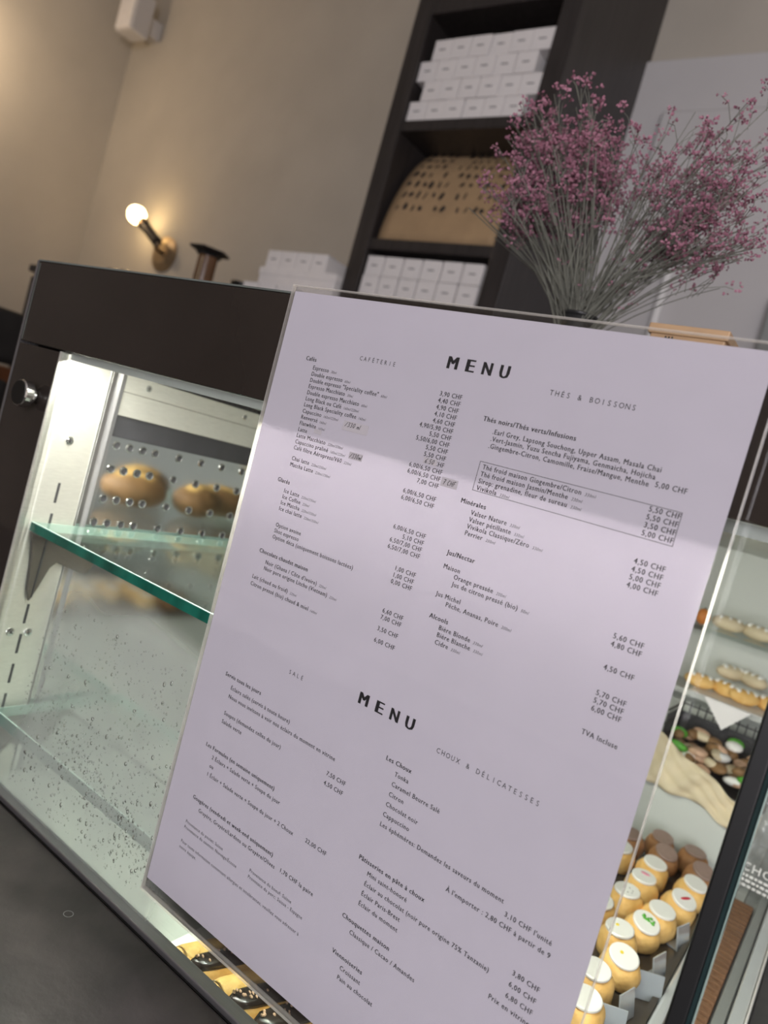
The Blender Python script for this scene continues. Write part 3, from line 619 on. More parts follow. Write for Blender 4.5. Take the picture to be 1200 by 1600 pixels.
ROWS = [
('H', 'Cafés', 25.0, 43.9),
('B', 'Espresso', 32.9, 49.2),
('V', '30ml'),
('P', '3,90 CHF', 148.3, 49.1),
('B', 'Double espresso', 33.0, 53.3),
('V', '60ml'),
('P', '4,40 CHF', 148.4, 53.1),
('B', 'Double espresso "Speciality coffee"', 33.1, 57.4),
('V', '60ml'),
('P', '4,90 CHF', 148.4, 57.1),
('B', 'Espresso Macchiato', 33.2, 61.5),
('V', '30ml'),
('P', '4,10 CHF', 148.4, 61.1),
('B', 'Double espresso Macchiato', 33.3, 65.7),
('V', '60ml'),
('P', '4,60 CHF', 148.5, 65.1),
('B', 'Long Black ou Café', 33.4, 69.8),
('V', '160ml/220ml'),
('P', '4,90/5,90 CHF', 148.5, 69.1),
('B', 'Long Black Speciality coffee', 33.4, 73.9),
('V', '160ml'),
('P', '5,50 CHF', 148.6, 73.1),
('B', 'Capuccino', 33.5, 78.1),
('V', '160ml/220ml'),
('P', '5,50/6,00 CHF', 148.6, 77.1),
('B', 'Renversé', 33.6, 82.2),
('V', '160ml'),
('P', '5,50 CHF', 148.7, 81.1),
('B', 'Flatwhite', 33.7, 86.3),
('V', '160ml'),
('P', '5,50 CHF', 148.7, 85.2),
('B', 'Latte', 33.8, 90.5),
('P', 'CHF', 148.8, 89.2),
('B', 'Latte Macchiato', 33.8, 94.6),
('V', '220ml/330ml'),
('P', '6,00/6,50 CHF', 148.8, 93.2),
('B', 'Capuccino praliné', 33.9, 98.8),
('V', '160ml/220ml'),
('P', '6,00/6,50 CHF', 148.8, 97.2),
('B', 'Café filtre Aéropress/V60', 34.0, 102.9),
('V', '220ml'),
('P', '7,00 CHF', 148.9, 101.3),
('B', 'Chai latte', 34.7, 110.1),
('V', '220ml/330ml'),
('B', 'Matcha Latte', 34.6, 114.3),
('V', '220ml/330ml'),
('P', '6,00/6,50 CHF', 149.5, 109.1),
('P', '6,00/6,50 CHF', 149.4, 113.2),
('H', 'Glacés', 27.3, 126.3),
('B', 'Ice Latte', 35.2, 132.3),
('V', '220ml/330ml'),
('B', 'Ice Coffee', 35.1, 136.4),
('V', '220ml'),
('B', 'Ice Matcha', 35.0, 140.5),
('V', '220ml/330ml'),
('B', 'Ice chai latte', 34.9, 144.6),
('V', '220ml/330ml'),
('P', '6,00/6,50 CHF', 149.5, 131.3),
('P', '5,10 CHF', 149.4, 135.4),
('P', '6,50/7,00 CHF', 149.4, 139.4),
('P', '6,50/7,00 CHF', 149.3, 143.5),
('B', 'Option avoine', 35.7, 155.6),
('B', 'Shot espresso', 35.6, 159.7),
('B', 'Option déca (uniquement boissons lactées)', 35.5, 163.9),
('P', '1,00 CHF', 149.9, 154.6),
('P', '1,00 CHF', 149.8, 158.7),
('P', '0,00 CHF', 149.8, 162.7),
('H', 'Chocolats chaudst maison', 27.2, 175.9),
('B', "Noir (Ghana / Côte d'ivoire)", 35.1, 182.0),
('V', '220ml'),
('B', 'Noir pure origine Litchu (Vietnam)', 35.1, 186.2),
('V', '220ml'),
('P', '6,60 CHF', 149.5, 181.0),
('P', '7,00 CHF', 149.4, 185.1),
('B', 'Lait (chaud ou froid)', 26.8, 194.3),
('V', '220ml'),
('B', 'Citron pressé (bio) chaud & miel', 26.7, 199.3),
('V', '160ml'),
('P', '3,50 CHF', 149.3, 192.2),
('P', '6,00 CHF', 149.2, 199.4),
('H', 'Thés noirs/Thés verts/Infusions', 165.3, 57.9, 55.2),
('B', '.Earl Grey, Lapsong Souchong, Upper Assam, Masala Chai', 173.2, 63.9),
('B', '.Vert-Jasmin, Yuzu Sencha Fujiyama, Genmaicha, Hojicha', 173.2, 67.9),
('B', '.Gingembre-Citron, Camomille, Fraise/Mangue, Menthe', 173.1, 71.9),
('P', '5,00 CHF', 280.6, 71.2),
('B', 'Thé froid maison Gingembre/Citron', 173.0, 84.0),
('V', '330ml'),
('B', 'Thé froid maison Jasmin/Menthe', 172.9, 88.0),
('V', '330ml'),
('B', 'Sirop: grenadine, fleur de sureau', 172.9, 92.0),
('V', '330ml'),
('B', 'Vivikola', 172.8, 96.0),
('V', '330ml'),
('P', '5,50 CHF', 281.1, 83.3),
('P', '5,50 CHF', 281.0, 87.3),
('P', '3,50 CHF', 281.0, 91.3),
('P', '5,00 CHF', 281.0, 95.3),
('H', 'Minérales', 165.7, 105.1),
('B', 'Valser Nature', 173.6, 110.1),
('V', '330ml'),
('B', 'Valser pétillante', 173.6, 114.1),
('V', '330ml'),
('B', 'Vivikola Classique/Zéro', 173.5, 118.0),
('V', '330ml'),
('B', 'Perrier', 173.5, 121.9),
('V', '200ml'),
('P', '4,50 CHF', 281.4, 109.4),
('P', '4,50 CHF', 281.4, 113.5),
('P', '5,00 CHF', 281.4, 117.5),
('P', '4,00 CHF', 281.3, 121.5),
('H', 'Jus/Nectar', 165.8, 135.4),
('B', 'Maison', 166.2, 143.5),
('B', 'Orange pressée', 174.2, 147.5),
('V', '200ml'),
('B', 'Jus de citron pressé (bio)', 174.1, 151.6),
('V', '50ml'),
('P', '5,60 CHF', 282.2, 147.5),
('P', '4,80 CHF', 282.2, 151.6),
('B', 'Jus Michel', 166.0, 159.7),
('B', 'Pêche, Ananas, Poire', 174.0, 163.7),
('V', '200ml'),
('P', '4,50 CHF', 282.1, 163.7),
('H', 'Alcools', 165.8, 172.9),
('B', 'Bière Blonde', 173.8, 177.5),
('V', '330ml'),
('B', 'Bière Blanche', 173.8, 181.7),
('V', '330ml'),
('B', 'Cidre', 173.7, 186.0),
('V', '330ml'),
('P', '5,70 CHF', 282.1, 177.0),
('P', '5,70 CHF', 282.0, 181.0),
('P', '6,00 CHF', 282.0, 185.1),
('B', 'TVA Incluse', 265.7, 198.0, 18.3),
('H', 'Servis tous les jours', 25.3, 264.9),
('B', 'Éclairs salés (servis à toute heure)', 33.2, 272.1),
('B', 'Nous vous invitons à voir nos éclairs du moment en vitrine', 33.1, 278.2),
('B', 'Soupes (demandez celles du jour)', 32.9, 290.2),
('B', 'Salade verte', 32.7, 296.3),
('P', '7,50 CHF', 141.4, 288.6),
('P', '4,50 CHF', 141.3, 294.8),
('H', 'Les Formules (en semaine uniquement)', 24.1, 317.0),
('B', '2 Éclairs + Salade verte + Soupe du jour', 32.2, 323.2),
('B', 'ou', 32.0, 329.4),
('B', '1 Éclair + Salade verte + Soupe du jour + 2 Choux', 31.9, 335.5),
('P', '22,00 CHF', 141.3, 334.1),
('H', 'Gougères (vendredi et week-end uniquement)', 24.3, 356.0),
('B', 'Gruyère, Gruyère/Lardons ou Gruyère/Olives', 32.4, 362.2),
('P', '1,70 CHF la paire', 139.8, 361.5),
('S', 'Provenance du poulet: Suisse', 23.4, 374.7),
('S', 'Provenance du saumon: Norvège/Écosse', 23.3, 378.9),
('S', 'Provenance du boeuf: Suisse', 88.4, 374.7),
('S', 'Provenace du porc: Suisse - Espagne', 88.4, 378.9),
('S', 'Pour toute information concernant allergies et intolérances, veuillez vous adresser à', 23.6, 389.3),
('S', 'notre équipe.', 23.5, 393.5),
('H', 'Les Choux', 163.7, 260.8),
('B', 'Tonka', 171.7, 267.0),
('B', 'Caramel Beurre Salé', 171.6, 273.1),
('B', 'Citron', 171.6, 279.3),
('B', 'Chocolat noir', 171.5, 285.5),
('B', 'Cappuccino', 171.4, 291.7),
('B', 'Les éphémères: Demandez les saveurs du moment', 171.3, 297.9),
('P', "3,10 CHF l'unité", 281.4, 303.4),
('P', "À l'emporter : 2,80 CHF à partir de 9", 282.4, 309.6),
('H', 'Pâtisseries en pâte à choux', 163.9, 322.7),
('B', 'Mini saint-honoré', 172.0, 328.9),
('B', 'Éclair au chocolat (noir pure origine 75% Tanzanie)', 171.9, 335.2),
('B', 'Éclair Paris-Brest', 171.8, 341.4),
('B', 'Éclair du moment', 171.7, 347.6),
('P', '3,80 CHF', 282.3, 328.4),
('P', '6,00 CHF', 282.2, 334.7),
('P', '6,80 CHF', 282.2, 340.9),
('P', 'Prix en vitrine', 282.2, 347.1),
('H', 'Chouquettes maison', 163.4, 360.1),
('B', 'Classique / Cacao / Amandes', 171.0, 366.4),
('P', '0,50 CHF', 282.1, 365.6),
('H', 'Viennoiseries', 163.1, 383.1),
('B', 'Croissant', 171.2, 389.3),
('B', 'Pain au chocolat', 171.2, 395.3),
]
TXT = []      # (section, mesh-matrix builder) collected, then evaluated once
def font_obj(s, bold=0, italic=0):
    c = bpy.data.curves.new('lettering', 'FONT'); c.body = s; c.size = 1; c.resolution_u = 2; c.space_character = 1.0 if len(s) == 1 else 1.15; c.shear = italic
    o = bpy.data.objects.new('lettering', c); C.objects.link(o); return o
def put(s, u, v, sx, sy, al='L', width=None, bold=0, italic=0, sec=None):
    TXT.append(dict(o=font_obj(s, bold, italic), u=u, v=v, sx=sx, sy=sy, al=al, w=width, sec=sec, bold=bold))
def spaced(s, u0_, u1_, v, sx, sy, bold=0, sec=None):
    n = len(s)
    for i, ch_ in enumerate(s):
        if ch_ != ' ': put(ch_, u0_+(u1_-u0_)*i/(n-1), v, sx, sy, 'C', bold=bold, sec=sec)
def section(u, v): return ('tea and soft drink list' if u > 160 else 'coffee price list') if v < 225 else ('choux and pastry list' if u > 155 else 'savoury dish list')
last = None
for row in ROWS:
    st_, s = row[0], row[1]
    if st_ == 'V':
        put(s, None, last['v'], 2.1, 2.45, 'A', italic=.25, sec=last['sec']); TXT[-1]['after'] = last; continue
    u, v = row[2], row[3]; wd = row[4] if len(row) > 4 else None
    sec = section(u, v)
    if st_ == 'H': put(s, u, v, 3.62, 4.0, width=wd, bold=.034, sec=sec)
    elif st_ == 'B': put(s, u, v, 3.42, 3.95, width=wd, bold=.022, sec=sec)
    elif st_ == 'S': put(s, u, v, 2.82, 3.3, bold=.008, sec=sec)
    elif st_ == 'P': put(s, u, v, 3.45, 3.95, 'R', bold=.022, sec=section(u-12, v))
    last = TXT[-1]
for s, us_, v in (('MENU', (136.3, 148.2, 159.2, 170.2), 32.9), ('MENU', (138.2, 150.3, 161.3, 172.3), 238.0)):
    for ch_, u in zip(s, us_): put(ch_, u, v, 9.2, 10.4, 'C', width={'M': 6.3, 'E': 4.7, 'N': 5.5, 'U': 5.4}[ch_], bold=.055, sec='large bold MENU headings')
spaced('CAFÉTERIE', 70, 96, 37.6, 3.3, 3.9, sec='spaced section titles'); spaced('THÉS & BOISSONS', 200.5, 245, 37.2, 3.7, 4.1, sec='spaced section titles')
spaced('SALÉ', 79, 89.5, 242.3, 3.5, 3.9, sec='spaced section titles'); spaced('CHOUX & DÉLICATESSES', 194, 255, 242.3, 3.5, 4.1, sec='spaced section titles')
dg = bpy.context.evaluated_depsgraph_get(); dg.update()
secs = {}
for e in TXT:
    me = e['o'].evaluated_get(dg).to_mesh(); xs = [v.co.x for v in me.vertices]
    if not xs: continue
    lo, hi = min(xs), max(xs); sx = e['sx'] if not e['w'] else e['w']/(hi-lo)
    u = e['u']
    if e['al'] == 'A': a = e['after']; u = a['end']+2.2
    e['end'] = u+(hi-lo)*sx
    sh = {'L': lo, 'A': lo, 'R': hi, 'C': (lo+hi)/2}[e['al']]
    mb = secs.setdefault(e['sec'], MB())
    for q in ((-1, 0, 1) if e['bold'] else (0,)):
        mb.add([mp(u+(v.co.x-sh)*sx+q*e['bold']*sx, e['v']-v.co.y*e['sy'], .22+.01*q) for v in me.vertices], [tuple(p_.vertices) for p_ in me.polygons])
    e['o'].evaluated_get(dg).to_mesh_clear()
for e in TXT:
    c = e['o'].data; bpy.data.objects.remove(e['o']); bpy.data.curves.remove(c)
for k, mb in secs.items(): mb.build('printed_text', 'ink', menu, label='black '+k if not k.startswith('large') else k)
fr = MB()
for a in ((170.5, 281.5, 79.9, 80.2), (170.5, 281.5, 96.4, 96.7), (170.5, 170.8, 79.9, 96.7), (281.2, 281.5, 79.9, 96.7)): slab(a[0], a[1], a[2], a[3], .18, .24, fr)
fr.build('printed_frame', 'inkgrey', menu, label='thin ruled box round the cold drinks')
# handwritten correction stickers
GL = {'/': [[(0, 0), (.5, 1)]], '3': [[(0, .9), (.3, 1), (.5, .8), (.2, .55), (.5, .35), (.3, 0), (0, .1)]], '0': [[(.25, 0), (0, .4), (.15, .95), (.4, 1), (.5, .5), (.25, 0)]],
      'm': [[(0, 0), (.05, .5), (.1, .35), (.3, .5), (.3, 0)], [(.3, .35), (.5, .5), (.55, 0)]], 'l': [[(.1, 1), (0, .05), (.15, 0)]], '6': [[(.45, 1), (.05, .5), (0, .15), (.25, 0), (.45, .25), (.2, .45), (.03, .3)]],
      '.': [[(0, 0), (.05, .06)]], '5': [[(.5, 1), (.12, 1), (.05, .55), (.35, .6), (.45, .25), (.2, 0), (0, .08)]], '7': [[(0, .95), (.5, 1), (.2, 0)], [(.1, .5), (.45, .52)]],
      'C': [[(.5, .9), (.2, 1), (0, .5), (.15, .05), (.5, .1)]], 'H': [[(0, 1), (0, 0)], [(.45, 1), (.45, 0)], [(0, .5), (.45, .5)]], 'F': [[(0, 0), (.03, 1), (.45, 1)], [(0, .55), (.35, .55)]]}
def hand(s, u, v, h, wd, par):
    mb = MB()
    for ch_ in s:
        if ch_ == ' ': u += wd*.6; continue
        for pl in GL[ch_]:
            pts = [(u+a*wd*1.3+b*h*.22, v-b*h) for a, b in pl]
            for (a, b), (c_, d_) in zip(pts, pts[1:]):
                L_ = math.hypot(c_-a, d_-b) or 1; nx, ny = -(d_-b)/L_*.17, (c_-a)/L_*.17
                mb.add([mp(a+nx, b+ny, .42), mp(c_+nx, d_+ny, .42), mp(c_-nx, d_-ny, .42), mp(a-nx, b-ny, .42)], [(0, 1, 2, 3)])
        u += wd*(.45 if ch_ in '.l' else 1.0)
    mb.build('handwriting', 'ink', par)
for a, s, x, lb in (((69.5, 89.5, 76.3, 82.4), '/330 ml', (71, 79.9, 2.9, 2.1), 'pasted strip with handwritten 330 ml beside capuccino'), ((80.3, 91.0, 94.4, 98.8), '/330ml', (81, 98, 2.9, 1.75), 'pasted strip with handwritten 330 ml beside capuccino praline'), ((134.5, 143.8, 85.6, 89.3), '6.50', (135.6, 88.9, 2.7, 1.9), 'pasted strip with handwritten 6.50 price'), ((149.7, 160.7, 94.0, 99.2), '7 CHF', (151, 98, 2.9, 1.9), 'pasted strip with handwritten 7 CHF'), ((47.5, 53.8, 86.4, 89.2), '', None, 'blank grey strip covering print after latte')):
    s_ = slab(a[0], a[1], a[2], a[3], .24, .36).build('correction_sticker', 'tape', menu, label=lb)
    if s: hand(s, *x, s_)
# lettering on the bag in the right-hand bay
def flat_text(s, loc, size, m_, par, name):
    o = font_obj(s, .02); d_ = bpy.context.evaluated_depsgraph_get(); me = o.evaluated_get(d_).to_mesh()
    mb = MB().add([Vector(loc)+Vector((v.co.x*size, 0, v.co.y*size)) for v in me.vertices], [tuple(p_.vertices) for p_ in me.polygons])
    c = o.data; bpy.data.objects.remove(o); bpy.data.curves.remove(c); return mb.build(name, m_, par)
flat_text('CHOU', (-.0485, 1.052, -.3605), .0150, 'white', sg, 'lettering')
ln = MB()
for k in range(3):
    x = -.047
    for i in range(9): d_ = rnd(.0025, .006); ln.box(x, x+d_, 1.0515, 1.052, -.3675-.0062*k, -.3645-.0062*k); x += d_+.0015
ln.build('lettering', 'white', sg, label='three short blurred white text lines')

# ------------------------------------------------------------------ shelving with boxes on the back wall
SY = 2.0
sh = thing('shelf_unit', (-1.48, SY+.28, -H), 'tall dark wooden shelf unit filled with small white boxes', 'shelf unit')
XA, XB, XC, XD = -1.797, -1.728, -1.232, -1.162
MB().box(XA, XB, SY, WY, -H, 2.0).build('side_panel', 'wenge', sh, bevel=.003)
MB().box(XC, XD, SY, WY, -H, 2.0).build('side_panel', 'wenge', sh, bevel=.003)
MB().box(XB, XC, WY-.02, WY-.001, -H, 2.0).build('back_panel', 'wenge', sh)
MB().box(XB, XC, SY, WY-.02, 1.53, 1.60).build('top_rail', 'wenge', sh, bevel=.003)
MB().box(XB, XC, SY, WY-.02, 1.94, 2.0).build('top_board', 'wenge', sh, bevel=.003)
for z0, z1 in ((1.128, 1.165), (.715, .752), (.52, .555), (.1, .135), (-.3, -.265), (-.8, -.765)): MB().box(XB, XC, SY+.004, WY-.02, z0, z1).build('shelf_board', 'wenge', sh, bevel=.002)
# one white box with its little printed mark, then copies
def white_box(name, wd, dp, ht):
    t = thing(name, (0, 0, 0), '', 'box'); 
    MB().box(-wd/2, wd/2, 0, dp, 0, ht*.955).build('carton', 'white', t, bevel=.0015)
    MB().box(-wd/2, wd/2, -.0006, dp*.3, ht*.89, ht*.972).build('lid_flap', 'white', t, bevel=.0006)
    m_ = MB(); x = -wd*.17
    for k in range(5): m_.box(x, x+wd*.05, -.0012, -.0005, ht*.47, ht*.53); x += wd*.072
    m_.build('printed_mark', 'inkgrey', t)
    return t
BW, BH = .0722, .0697
proto = white_box('pastry_box', BW, .16, BH); used = [False]
def place_box(x, y, z, lb, gr, rz=0):
    o = copy_tree(proto) if used[0] else proto
    used[0] = True
    o.location = (x, y, z+H); o.rotation_euler = (0, 0, rz); o['label'] = lb; o['group'] = gr
ordn = ['first', 'second', 'third', 'fourth', 'fifth', 'sixth']
rown = ['bottom', 'second', 'third', 'top']
for r_ in range(4):
    for c_ in range(6):
        place_box(XB+.004+BW/2+c_*(BW+.0034)+(.038 if r_ % 2 else .0)+rnd(-.001, .001), SY+.01+rnd(0, .004), 1.1655+r_*BH, 'white box in the upper cubby, %s row, %s from left' % (rown[r_], ordn[c_]), 'white boxes in the upper cubby', rnd(-.012, .012))
for r_ in range(2):
    for c_ in range(6):
        place_box(XB+.006+BW/2+c_*(BW+.008)+rnd(-.001, .001), SY+.01+rnd(0, .005), .5555+r_*BH, 'white box in the cubby under the kraft sheet, %s row, %s from left' % (['lower', 'upper'][r_], ordn[c_]), 'white boxes in the lower cubby', rnd(-.015, .015))
# kraft sheet with rows of small dark drawings, bent back in the middle cubby
kt = thing('kraft_sheet', (-1.48, SY+.03, .752), 'brown kraft sheet printed with rows of small dark drawings', 'poster')
def kp(f, g, d=0):                      # f across, g up
    x = -1.712+.472*f+(.010*g*(1-2*f)); a = g*1.0
    y = SY+.022+.005*math.sin(3*f)+.20*g**1.7; z = .7535+.405*math.sin(min(1, g)*1.25)/math.sin(1.25)-.012*g*f
    return Vector((x, y-d, z+d*.3))
m_ = MB()
for j in range(15):
    for i in range(13): m_.v.append(kp(i/12, j/14))
for j in range(14):
    for i in range(12): a = j*13+i; m_.f.append((a, a+1, a+14, a+13))
o = m_.build('paper', 'kraft', kt, smooth=True); sm = o.modifiers.new('thick', 'SOLIDIFY'); sm.thickness = .0015; sm.offset = -1
m_ = MB()
for r_ in range(8):
    for c_ in range(14):
        if random.random() < .12: continue
        f = .07+.87*c_/13+rnd(-.008, .008); g = .24+.70*r_/7+rnd(-.008, .008); w_ = rnd(.006, .021)/.465; h_ = rnd(.025, .062); s_ = rnd(-.012, .012)
        pts = [kp(f+a*w_+b*s_, g+b*h_, .0018) for a, b in ((-.5, -.5), (.1, -.6), (.5, -.1), (.35, .5), (-.2, .6), (-.5, .1))]
        m_.add(pts, [(0, 1, 2, 3, 4, 5)])
stuff(m_.build('printed_drawings', 'wenge', kt))

# ------------------------------------------------------------------ things standing on the tall cabinet behind the case
CZ = .425
t = thing('tall_cabinet', (-2.4, 2.1, -H), 'dark cabinet behind the case below the coffee press', 'cabinet')
MB().box(-3.3, XA-.005, 1.72, 2.45, -H, CZ-.03).build('body', 'wenge', t, bevel=.003)
MB().box(-3.32, XA-.004, 1.70, 2.46, CZ-.03, CZ).build('top', 'wenge', t, bevel=.003)
for k in range(3):
    d_ = MB().box(-3.29+.49*k, -2.82+.49*k, 1.703, 1.719, -H+.08, CZ-.05).build('door', 'wenge', t, bevel=.002)
    MB().box(-2.86+.49*k, -2.85+.49*k, 1.685, 1.703, -.2, .1).build('handle', 'steeld', d_, bevel=.002)
cp = thing('coffee_press', (-2.415, 1.9, CZ), 'amber and black plunger coffee press standing upside up', 'coffee press')
MB().lathe((-2.415, 1.9, CZ), [(.055, 0), (.055, .012), (.04, .016)], 24).build('base_ring', 'blackpl', cp)
MB().lathe((-2.415, 1.9, CZ+.016), [(.038, 0), (.038, .16)], 20).build('chamber', 'amber', cp, smooth=False)
MB().lathe((-2.415, 1.9, CZ+.17), [(.046, 0), (.05, .012), (.078, .018), (.080, .026), (.05, .030)], 6).build('flange', 'blackpl', cp)
MB().box(-2.401, -2.397, 1.860, 1.8625, CZ+.03, CZ+.16).build('scale_strip', 'parch', cp)
t = thing('black_cup', (-2.18, 1.9, CZ), 'small black cup between the coffee press and white boxes', 'cup')
MB().lathe((-2.18, 1.9, CZ), [(.034, 0), (.046, .075), (.048, .082), (.044, .082), (.032, .01)], 20).build('bowl', 'blackpl', t, smooth=True)
MB().tube([(-2.18, 1.944, CZ+.065), (-2.18, 1.975, CZ+.055), (-2.18, 1.97, CZ+.025), (-2.18, 1.938, CZ+.02)], .005, 8).build('handle', 'blackpl', t, smooth=True)
for x, lb in ((-2.995, 'left small black jar lid peeking over the case top'), (-2.895, 'right small black jar lid peeking over the case top')):
    t = thing('black_jar', (x, 1.9, CZ), lb, 'jar', 'black jars behind the case'); MB().lathe((x, 1.9, CZ), [(.034, 0), (.036, .05), (.03, .056)], 18).build('body', 'amber', t); MB().lathe((x, 1.9, CZ+.056), [(.038, 0), (.038, .014), (.02, .019)], 18).build('lid', 'blackpl', t)
# pile of white boxes left of the shelf unit
for i in range(3):
    place_box(-2.03+.085*i, 1.80, CZ+.001, 'white box low in the pile beside the shelf unit, %s from left' % ordn[i], 'white boxes beside the shelf unit', rnd(-.02, .02))
t = thing('white_carton', (-1.99, 2.08, CZ), 'wide white carton carrying four small boxes', 'carton')
MB().box(-2.190, -1.805, 1.972, 2.20, CZ, CZ+.155).build('carton', 'white', t, bevel=.003); MB().box(-2.193, -1.802, 1.969, 2.203, CZ+.150, CZ+.178).build('lid', 'white', t, bevel=.002)
for i in range(4):
    place_box(-2.145+.078*i, 1.98, CZ+.1785, 'white box on the wide white carton, %s from left' % ordn[i], 'four white boxes on the carton', rnd(-.02, .02))

# ------------------------------------------------------------------ wall lamp
wl = thing('wall_lamp', (-3.66, WY, .80), 'brass wall lamp with a bare glowing bulb on the back wall', 'lamp')
MB().lathe((-3.66, WY, .80), [(.10, 0), (.10, .012), (.06, .03), (.02, .034)], 28, (0, -1, 0)).build('wall_plate', 'brass', wl, smooth=False)
A_ = Vector((-3.66, WY-.03, .80)); B_ = Vector((-3.60, WY-.11, .83)); C_ = Vector((-3.755, WY-.12, .925)); D_ = Vector((-3.775, WY-.125, .955))
MB().tube([A_, (A_+B_)/2+Vector((0, -.02, -.01)), B_], .012, 10).build('arm', 'brass', wl, smooth=True)
MB().cyl(B_, C_, .028, 16).build('socket', 'blackpl', wl)
MB().cyl(C_-(C_-B_)*.12, C_+(C_-B_)*.02, .032, 16).build('socket_ring', 'brass', wl)
bd = (C_-B_).normalized()
MB().lathe(C_, [(.018, 0), (.022, .02), (.048, .06), (.052, .085), (.040, .115), (.012, .132)], 18, bd).build('bulb', 'bulb', wl, smooth=True)
pl_ = bpy.data.lights.new('lamp_light', 'POINT'); pl_.energy = .7; pl_.color = (1, .66, .36); pl_.shadow_soft_size = .05
po = bpy.data.objects.new('lamp_light', pl_); C.objects.link(po); q = C_+bd*.07; po.location = (q.x, q.y-.09, q.z+H)
# second lamp of the same kind on the left wall, outside the picture on the left
wl2 = thing('wall_lamp', (-4.5, 1.55, 1.35), 'brass wall lamp with glowing bulb on the left wall', 'lamp')
MB().lathe((-4.5, 1.55, 1.35), [(.10, 0), (.10, .012), (.06, .03), (.02, .034)], 28, (1, 0, 0)).build('wall_plate', 'brass', wl2)
MB().cyl((-4.47, 1.55, 1.36), (-4.38, 1.55, 1.46), .026, 16).build('socket', 'blackpl', wl2)
MB().lathe((-4.38, 1.55, 1.46), [(.018, 0), (.022, .02), (.048, .06), (.052, .085), (.040, .115), (.012, .132)], 18, (.7, 0, .8)).build('bulb', 'bulb', wl2, smooth=True)
pl2 = bpy.data.lights.new('lamp_light', 'POINT'); pl2.energy = 10.5; pl2.color = (1, .77, .54); pl2.shadow_soft_size = .06
po = bpy.data.objects.new('lamp_light', pl2); C.objects.link(po); po.location = (-4.18, 1.55, 1.52+H)

# ------------------------------------------------------------------ dark seat and small things at the far left
t = thing('lounge_chair', (-2.75, 1.15, -H), 'black padded chair back at the far left edge', 'chair')
MB().box(-3.1, -2.335, .98, 1.25, -.02, .146).build('backrest', 'leather', t, bevel=.02, seg=3)
MB().box(-3.1, -2.34, .80, 1.24, -.36, -.24).build('seat', 'leather', t, bevel=.02, seg=3)
MB().box(-2.36, -2.335, .85, 1.22, -.24, -.07).build('armrest', 'leather', t, bevel=.01)
for x in (-3.06, -2.40):
    for y in (.84, 1.18): MB().box(x, x+.04, y, y+.04, -H, -.36).build('leg', 'wenge', t)
t = thing('wooden_stool', (-2.7, 1.38, -H), 'orange-brown wooden ledge at the left edge below the black chair', 'stool')
MB().box(-2.85, -2.59, 1.27, 1.52, -.085, -.032).build('seat', 'wood', t, bevel=.006).data.materials[0] = mat('tan_leather', (.22, .075, .025), .5, noise=.2, nscale=20)
for x in (-2.84, -2.63):
    for y in (1.28, 1.49): MB().box(x, x+.02, y, y+.02, -H, -.085).build('leg', 'wenge', t)
t = thing('bowl_stand', (-2.33, 1.33, -H), 'small brown bowl on a thin stand left of the case', 'stand')
MB().lathe((-2.33, 1.33, .205), [(.012, 0), (.03, .004), (.045, .022), (.047, .030), (.040, .030), (.02, .010)], 20).build('bowl', 'amber', t, smooth=True)
MB().cyl((-2.33, 1.33, -H+.01), (-2.33, 1.33, .206), .008, 10).build('pole', 'wenge', t)
MB().lathe((-2.33, 1.33, -H), [(.07, 0), (.07, .012), (.02, .02)], 24).build('foot', 'wenge', t)

# ------------------------------------------------------------------ dried flowers, vase and wooden box on top of the case
VX, VY, TZ = -.332, .75, .098
t = thing('vase', (VX, VY, TZ), 'dark narrow-necked vase hidden behind the menu top', 'vase')
MB().lathe((VX, VY, TZ), [(.030, 0), (.040, .02), (.042, .05), (.026, .085), (.017, .10), (.019, .113), (.014, .113), (.012, .08)], 24).build('body', 'vase', t, smooth=True)
MB().lathe((VX, VY, TZ+.110), [(.0185, 0), (.0205, .002), (.0205, .004), (.0150, .0055)], 24).build('rim', 'vase', t, smooth=True)
bq = thing('dried_flowers', (VX, VY, TZ+.06), 'spreading bunch of dried pink statice on thin grey stems', 'dried flowers')
sm_, bl = MB(), MB()
root = Vector((VX, VY, TZ+.085))
def floret(c, r):
    for k in range(3):
        d = Vector((rnd(-1, 1), rnd(-1, 1), rnd(-.4, 1))).normalized(); e = d.orthogonal().normalized(); f_ = d.cross(e); p_ = c+d*r*.3
        bl.add([p_, p_+e*r*.5+d*r*.7, p_+d*r*1.25, p_-e*r*.5+d*r*.7, p_+f_*r*.45+d*r*.7, p_-f_*r*.45+d*r*.7], [(0, 1, 2, 3), (0, 4, 2, 5)])
def spray(tip, dens, sc_):
    base_ = root+Vector((rnd(-.010, .010), rnd(-.010, .010), rnd(-.02, .03))); L_ = (tip-base_).length
    mid = base_+(tip-base_)*.5+Vector((0, 0, .10*L_))-Vector(((tip-base_).x, (tip-base_).y, 0))*.10
    pts = []
    for i in range(7):
        f = i/6; pts.append(base_*(1-f)**2+mid*2*f*(1-f)+tip*f*f)
    sm_.tube(pts, .0008, 4, .0004)
    for k in range(int(7*dens)):
        f = rnd(.70, 1.0); b = base_*(1-f)**2+mid*2*f*(1-f)+tip*f*f
        q = b+Vector((rnd(-1, 1), rnd(-1, 1), rnd(-.2, 1.0)))*.020*sc_
        sm_.tube([b-(tip-base_).normalized()*.012, b+(q-b)*.6, q], .0004, 3)
        for j in range(random.randint(2, 5)): floret(q+Vector((rnd(-1, 1), rnd(-1, 1), rnd(-1, 1)))*.006, rnd(.0022, .0036))
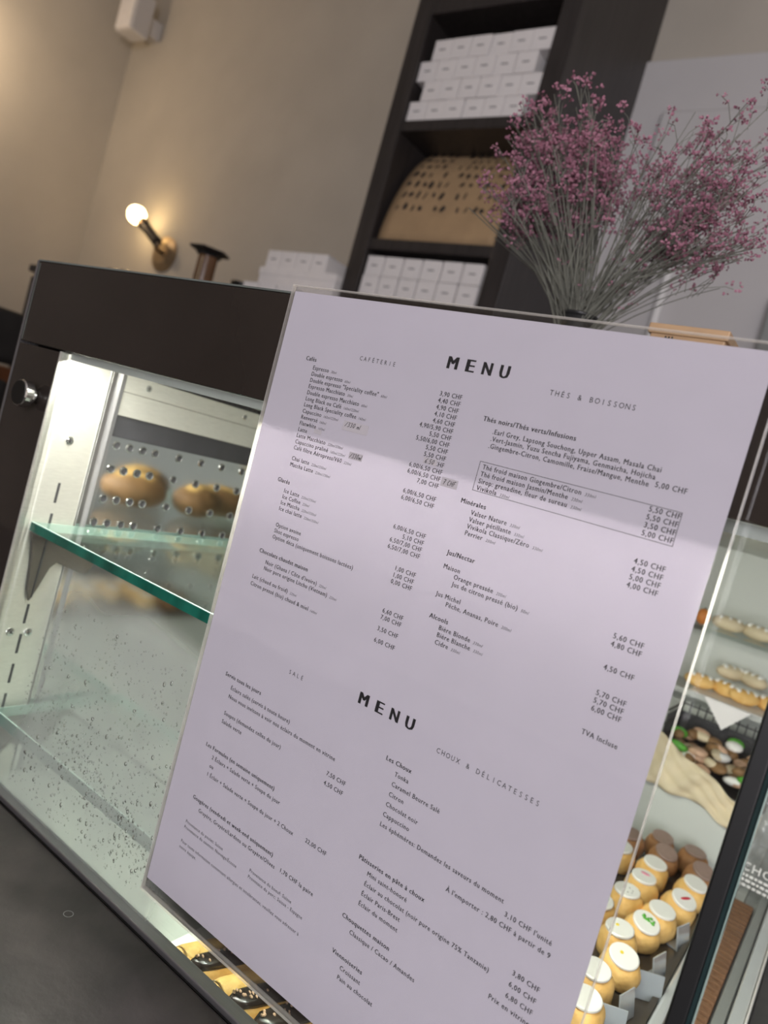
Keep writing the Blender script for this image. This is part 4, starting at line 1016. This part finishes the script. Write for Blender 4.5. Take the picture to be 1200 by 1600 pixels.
for k in range(70):      # thick left head
    a = rnd(0, 6.283); r_ = random.random()**.6
    spray(Vector((-.405+.062*r_*math.cos(a), .745+.06*rnd(-1, 1), .385+.062*r_*math.sin(a))), 1.5, 1.0)
for k in range(18): spray(Vector((rnd(-.49, -.43), .74+rnd(-.05, .05), rnd(.315, .365))), 1.4, .9)
for k in range(42):      # airy right side
    x = rnd(-.335, -.175); z = .315+.115*random.random()+.02*math.sin(20*x)
    spray(Vector((x, .75+.07*rnd(-1, 1), z)), .8, 1.1)
for k in range(22): spray(Vector((rnd(-.27, -.17), .75+.06*rnd(-1, 1), rnd(.30, .36))), 1.5, 1.0)
for k in range(14): spray(Vector((rnd(-.24, -.16), .74+.05*rnd(-1, 1), rnd(.265, .31))), .6, 1.0)
for k in range(60):      # bare filler stems
    a = rnd(-1, 1); sm_.tube([root+Vector((rnd(-.01, .01), rnd(-.01, .01), 0)), Vector((VX+.06*a, VY+rnd(-.04, .04), .25)), Vector((VX+.145*a, VY+rnd(-.06, .06), .285+.07*(1-abs(a))+rnd(0, .03)))], .0006, 3)
for k in range(120):
    f = random.random(); floret(Vector((VX+rnd(-.03, .05), VY+rnd(-.03, .03), rnd(.215, .30))), rnd(.0018, .0026)) if f < .5 else None
stuff(sm_.build('stems', 'stem', bq)); stuff(bl.build('blossoms', 'bloom', bq), 'tiny dried pink blossoms')
t = thing('wooden_box', (-.205, .73, TZ), 'small pale wooden box with a dark mark on top of the case', 'box')
MB().box(-.236, -.168, .700, .770, TZ, TZ+.100).build('body', 'wood', t, bevel=.0015); MB().box(-.2385, -.1655, .6975, .7725, TZ+.092, TZ+.1015).build('lid', 'wood', t, bevel=.0012)
mk = MB().box(-.2215, -.2200, .6995, .7002, TZ+.085, TZ+.0905).box(-.2185, -.2170, .6995, .7002, TZ+.085, TZ+.0905).box(-.220, -.2185, .6995, .7002, TZ+.087, TZ+.0885).box(-.2155, -.2140, .6995, .7002, TZ+.085, TZ+.0905)
mk.build('burnt_mark', 'ink', t)
for o in list(bpy.data.objects):
    if '_o' in o: del o['_o']
